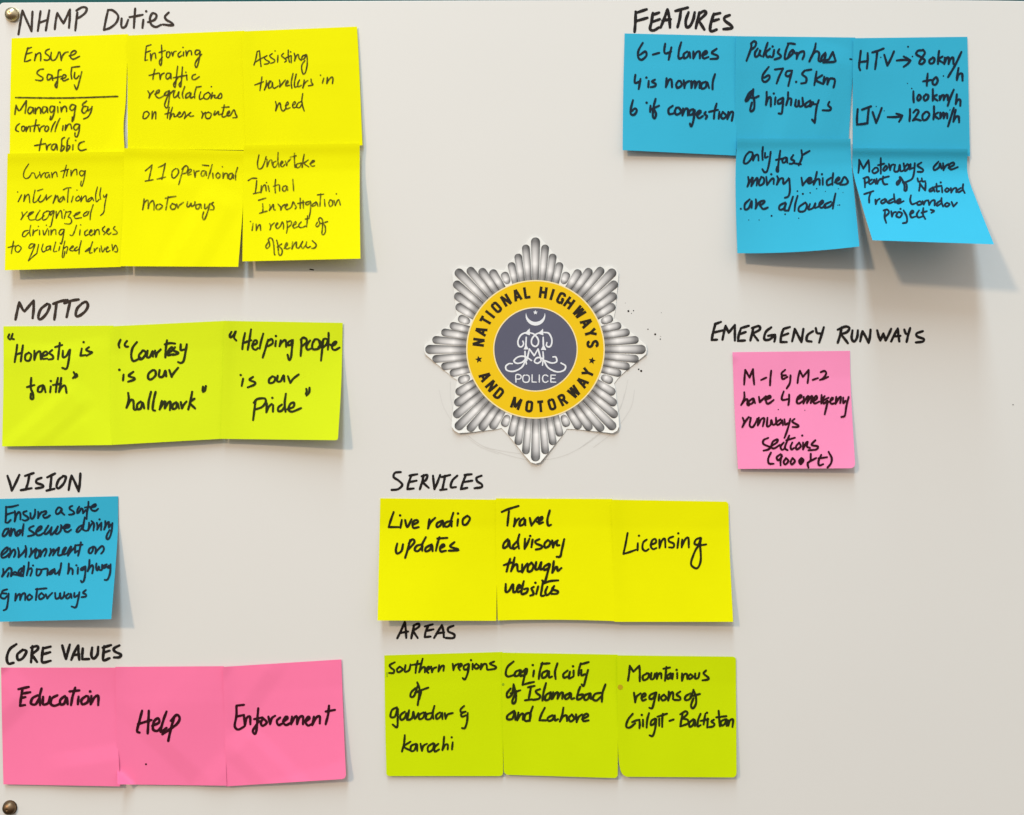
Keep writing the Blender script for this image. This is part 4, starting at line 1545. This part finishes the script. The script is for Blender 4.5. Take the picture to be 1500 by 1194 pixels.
def make_badge():
    rng = random.Random(3)
    rim = []
    for k in range(8):
        lo = 1.6 if 3 <= k <= 5 else 0.3                # more paper left on the lower points
        for s, t in ((-46, 116), (-41, 124), (-31, 135 + lo * 0.8), (-18, 151 + lo), (-7, 164 + lo), (0, 166 + lo),
                     (7, 164 + lo), (18, 151 + lo), (31, 135 + lo * 0.8), (41, 124)):
            rim.append(sector(k, s, t + rng.uniform(-0.5, 0.5)))
    n = len(rim)
    fr = [0.5 + 0.5 * i / 14 for i in range(15)]
    pts = [(BX, BY)]
    for q in fr:
        pts += [(BX + (x - BX) * q, BY + (y - BY) * q) for x, y in rim]
    f = [(0, 1 + (i + 1) % n, 1 + i) for i in range(n)]
    for k in range(len(fr) - 1):
        a, b = 1 + k * n, 1 + (k + 1) * n
        f += [(a + i, a + (i + 1) % n, b + (i + 1) % n, b + i) for i in range(n)]
    m = len(pts)
    V = [seen(x, y, badge_h(x, y)) for x, y in pts] + [seen(x, y, badge_h(x, y) - 0.4) for x, y in pts]
    F = f + [tuple(reversed([i + m for i in q])) for q in f]
    e = 1 + (len(fr) - 1) * n
    F += [(e + i, e + (i + 1) % n, m + e + (i + 1) % n, m + e + i) for i in range(n)]
    root = obj('paper_badge', V, F, 'white', loc=seen(BX, BY, 1.2))
    tag(root, 'cut-out paper police badge, silver eight-pointed star round a gold ring', 'badge')

    # printed silver rays
    v, f, uv = [], [], []

    def ray(bx, by, tx, ty, wb, wt, oval=False):
        ln = math.hypot(tx - bx, ty - by)
        dx, dy = (tx - bx) / ln, (ty - by) / ln
        nx, ny = -dy, dx
        rows = [0, .04, .1, .2, .35, .5, .65, .75] + [1 - (wt / ln) * q for q in (1, .8, .6, .4, .25, .12, .04, 0)]
        rows = sorted(set(r for r in rows if 0 <= r <= 1))
        c = len(v)
        for r in rows:
            w = wb + (wt - wb) * min(1, r * 1.15)
            d = (1 - r) * ln
            if d < wt:
                w *= math.sqrt(max(0.0, 1 - ((wt - d) / wt) ** 2)) * 0.98 + 0.02
            if oval and r * ln < wt:
                w *= math.sqrt(max(0.03, 1 - ((wt - r * ln) / wt) ** 2))
            for j in range(5):
                q = j / 4 * 2 - 1
                v.append((bx + dx * ln * r + nx * w * q, by + dy * ln * r + ny * w * q))
                uv.append((r, 0.5 + 0.5 * q))
        for i in range(len(rows) - 1):
            for j in range(4):
                a = c + i * 5 + j
                f.append((a, a + 5, a + 6, a + 1))
    for k in range(8):
        for q in range(-3, 5):
            a = math.radians(45 * k + q * 5.625)
            if q == 4:
                ray(BX + 104 * math.sin(a), BY - 104 * math.cos(a), BX + 122.5 * math.sin(a), BY - 122.5 * math.cos(a), 5.0, 6.2, True)
                continue
            s, t = (0, 164) if q == 0 else TIPS[abs(q)]
            x, y = sector(k, s if q >= 0 else -s, t)
            ray(BX + 101 * math.sin(a), BY - 101 * math.cos(a), x, y, 4.75, 6.7 if q == 0 else (6.2 if k % 2 else 5.7))
    flat('silver_rays', (v, f), 'silver', root, 0.34, uv)

    def disc(r, n=96, r0=0.0):
        if not r0:
            return [(BX + r * math.sin(2 * math.pi * i / n), BY + r * math.cos(2 * math.pi * i / n)) for i in range(n)], [tuple(range(n))]
        p = [(BX + q * math.sin(2 * math.pi * i / n), BY + q * math.cos(2 * math.pi * i / n)) for q in (r0, r) for i in range(n)]
        return p, [(i, (i + 1) % n, n + (i + 1) % n, n + i) for i in range(n)]
    flat('ring_outline', disc(101.6, r0=99.8), 'cream', root, 0.56)
    gold = flat('gold_ring', disc(99.9, r0=61.8), 'gold', root, 0.48)
    flat('ring_outline', disc(61.9, r0=60.3), 'cream', root, 0.56)
    slate = flat('slate_disc', disc(60.5), 'slate', root, 0.48)

    # ring lettering: block capitals drawn in a 10 x 17 box, y up
    G = {'N': ['-4.2,-8.5 -4.2,8.5', '-4.2,8.5 4.2,-8.5', '4.2,-8.5 4.2,8.5'], 'A': ['-4.8,-8.5 -0.4,8.5', '0.4,8.5 4.8,-8.5', '-3,-3.2 3,-3.2'],
         'T': ['0,-8.5 0,8.5', '-4.8,7.1 4.8,7.1'], 'I': ['0,-8.5 0,8.5'],
         'O': ['0,7.3 -3.4,6 -4,3 -4,-3 -3.4,-6 0,-7.3 3.4,-6 4,-3 4,3 3.4,6 0,7.3'],
         'L': ['-3,8.5 -3,-8.5', '-3,-7.1 4.5,-7.1'], 'H': ['-4.2,-8.5 -4.2,8.5', '4.2,-8.5 4.2,8.5', '-4,0.3 4,0.3'],
         'G': ['4,4 3,6.5 0,7.3 -3.4,6 -4,3 -4,-3 -3.4,-6 -0.4,-7.3 3,-6 4,-3.5', '4,-8.3 4,-0.4', '0.6,-0.6 5.2,-0.6'],
         'W': ['-6.2,8.5 -3.4,-8.5', '-3.2,-8.5 -0.2,8.5', '0.2,8.5 3.2,-8.5', '3.4,-8.5 6.2,8.5'],
         'Y': ['-4.8,8.5 0,0', '4.8,8.5 0,0', '0,1 0,-8.5'],
         'S': ['4,4.2 3,6.6 0,7.3 -3.4,6 -3.8,3.4 -2,1 2,-1 3.9,-3.6 3.2,-6.2 0,-7.3 -3.2,-6.4 -4,-4'],
         'D': ['-3.8,-8.5 -3.8,8.5', '-3.8,7.2 0.5,7.2 3.4,5.6 4,2.6 4,-2.6 3.4,-5.6 0.5,-7.2 -3.8,-7.2'],
         'M': ['-5.6,-8.5 -5.6,8.5', '-5.6,8.5 0,-6.5', '0,-6.5 5.6,8.5', '5.6,8.5 5.6,-8.5'],
         'R': ['-3.8,-8.5 -3.8,8.5', '-3.8,7.2 1,7.2 3.6,5.6 3.8,3.4 3.2,1.2 1,0.2 -3.8,0.2', '0.6,0 4.4,-8.5']}

    def put(ik, ch, place, w):
        for st in G[ch]:
            p = [tuple(map(float, q.split(','))) for q in st.split()]
            ik.line([place(*q) for q in (spline(p, 0.6) if len(p) > 2 else p)], w, cap=False, taper=False)

    ik = Ink()
    top = (('N', -82.9), ('A', -71.5), ('T', -60.1), ('I', -52.3), ('O', -42.9), ('N', -30.9), ('A', -18.9), ('L', -8.6),
           ('H', 7.7), ('I', 16.9), ('G', 26.5), ('H', 36.0), ('W', 49.6), ('A', 62.4), ('Y', 73.3), ('S', 84.6))
    for ch, d in top:
        a = math.radians(d)
        put(ik, ch, lambda x, y: (BX + (84 + y * .98) * math.sin(a) + x * .92 * math.cos(a), BY - (84 + y * .98) * math.cos(a) + x * .92 * math.sin(a)), 4.0)
    bot = (('A', -61.6), ('N', -50.3), ('D', -39.8), ('M', -19.6), ('O', -6.3), ('T', 5.1), ('O', 16.6), ('R', 28.4), ('W', 42.2), ('A', 54.9), ('Y', 66.0))
    for ch, d in bot:
        a = math.radians(d)
        put(ik, ch, lambda x, y: (BX + (84 - y * .98) * math.sin(a) + x * .92 * math.cos(a), BY + (84 - y * .98) * math.cos(a) - x * .92 * math.sin(a)), 4.0)

    def level(k):
        return lambda x, y: badge_h(x, y) + k
    build_on(ik, 'lettering', 'print_black', gold, 0.64)

    def star(x, y, r, rot=0.0):
        return [(x + (r if i % 2 == 0 else r * 0.45) * math.sin(math.pi * i / 5 + rot), y - (r if i % 2 == 0 else r * 0.45) * math.cos(math.pi * i / 5 + rot)) for i in range(10)]
    for x, y, rot in ((701.3, 526.6, -0.2), (867.2, 528.4, 0.2)):
        p = star(x, y, 5.6, rot)
        flat('star', ([(x, y)] + p, [(0, 1 + i, 1 + (i + 1) % 10) for i in range(10)]), 'print_black', gold, 0.64)

    # crescent and star, monogram, POLICE
    cx, cy = 784.4, 462.6
    oc = [(cx + 14.4 * math.sin(math.radians(t)), cy + 14.4 * math.cos(math.radians(t))) for t in range(-106, 107, 6)]
    ic = [(cx + 13.6 * math.sin(math.radians(t)), cy - 4.6 + 13.6 * math.cos(math.radians(t))) for t in
          [-86 + 172 * i / (len(oc) - 1) for i in range(len(oc))]]
    n = len(oc)
    flat('crescent', (oc + ic, [(i, i + 1, n + i + 1, n + i) for i in range(n - 1)]), 'print_white', slate, 0.64)
    p = star(784.3, 457.8, 3.6)
    flat('star', ([(784.3, 457.8)] + p, [(0, 1 + i, 1 + (i + 1) % 10) for i in range(10)]), 'print_white', slate, 0.64)
    ik = Ink()
    ik.strokes('''
600,400 555,405 510,430 482,490 492,540 520,548 540,520 533,490
568,450 566,500 562,570 / 742,450 743,500 746,572
610,405 650,420 690,470 690,520 660,545 625,520 625,470 660,425 705,402
750,400 800,410 830,470 825,530 800,550 775,535 780,505
575,685 600,570! 650,640! 690,570! 722,690
555,595 558,660 570,725 / 740,600 743,660 735,738
622,690 560,650 490,650 442,690 470,718 530,705 575,655
560,690 520,760 440,800 370,790 357,750 390,722 425,722
720,695 685,718 652,700 680,660 740,675 790,760 880,805 955,790 972,745 925,715
760,690 830,715 880,700 873,655 842,652''', 690, 430, 7.021, 2.3)
    for tri in ('604,358 548,412 606,430', '740,362 688,412 744,430', '540,575 592,575 566,520', '718,580 774,582 746,520'):
        ik.poly([(690 + float(a) / 7.021, 430 + float(b) / 7.021) for a, b in (q.split(',') for q in tri.split())])
    build_on(ik, 'monogram', 'print_white', slate, 0.64)
    ik = Ink()
    for st in ('462,912 462,838 500,836 515,850 512,870 495,880 464,880', '565,838 540,845 532,875 540,905 565,914 592,905 600,875 592,845 565,838',
               '628,836 628,910! 672,911', '702,838 702,912', '790,850 770,838 745,845 735,875 745,905 770,914 792,900',
               '868,840 822,838! 820,910! 872,912', '820,874 862,875'):
        ik.strokes(st, 690, 430, 7.021, 1.75)
    build_on(ik, 'lettering', 'print_white', slate, 0.64)
    return root


def build_on(ik, name, mat, parent, up):
    return obj(name, [seen(x, y, badge_h(x, y) + up + 0.004 * (lay % 40)) for x, y, lay in ik.v], ik.f, mat, parent)


make_badge()


# ---------------------------------------------------------------- mounting screws in the left corners
def screw(x, y, r, mat, label, tilt):
    prof = [(r * 0.97, 0.6), (r, 1.6), (r * 0.985, 2.6), (r * 0.93, 4.2), (r * 0.82, 6.0), (r * 0.66, 7.6), (r * 0.46, 8.8), (r * 0.24, 9.5), (0.16 * r, 9.55),
            (0.12 * r, 9.2), (0.0, 9.1)]
    n = 40
    v, f = [], []
    for q, (pr, ph) in enumerate(prof):
        for i in range(n):
            a = 2 * math.pi * i / n
            v.append(board(x + pr * math.cos(a), y + pr * math.sin(a), ph))
    for q in range(len(prof) - 1):
        f += [(q * n + i, q * n + (i + 1) % n, (q + 1) * n + (i + 1) % n, (q + 1) * n + i) for i in range(n)]
    f = [tuple(reversed(t)) for t in f]
    o = obj('mounting_screw', v, f, mat, loc=board(x, y, 0.6), smooth=True)
    tag(o, label, 'screw')
    v = [board(x + rr * math.cos(2 * math.pi * i / n), y + rr * math.sin(2 * math.pi * i / n), h)
         for rr, h in ((r * 1.07, 0.0), (r * 1.07, 0.5), (r * 0.9, 0.9)) for i in range(n)]
    f = [tuple(reversed((q * n + i, q * n + (i + 1) % n, (q + 1) * n + (i + 1) % n, (q + 1) * n + i))) for q in range(2) for i in range(n)]
    obj('washer', v, f, mat, o)


screw(18.5, 22, 10.2, 'chrome', 'shiny domed screw head in the upper left corner of the board', 0)
screw(14.8, 1182.8, 10.0, 'bronze', 'dull brown screw head in the lower left corner of the board', 0)
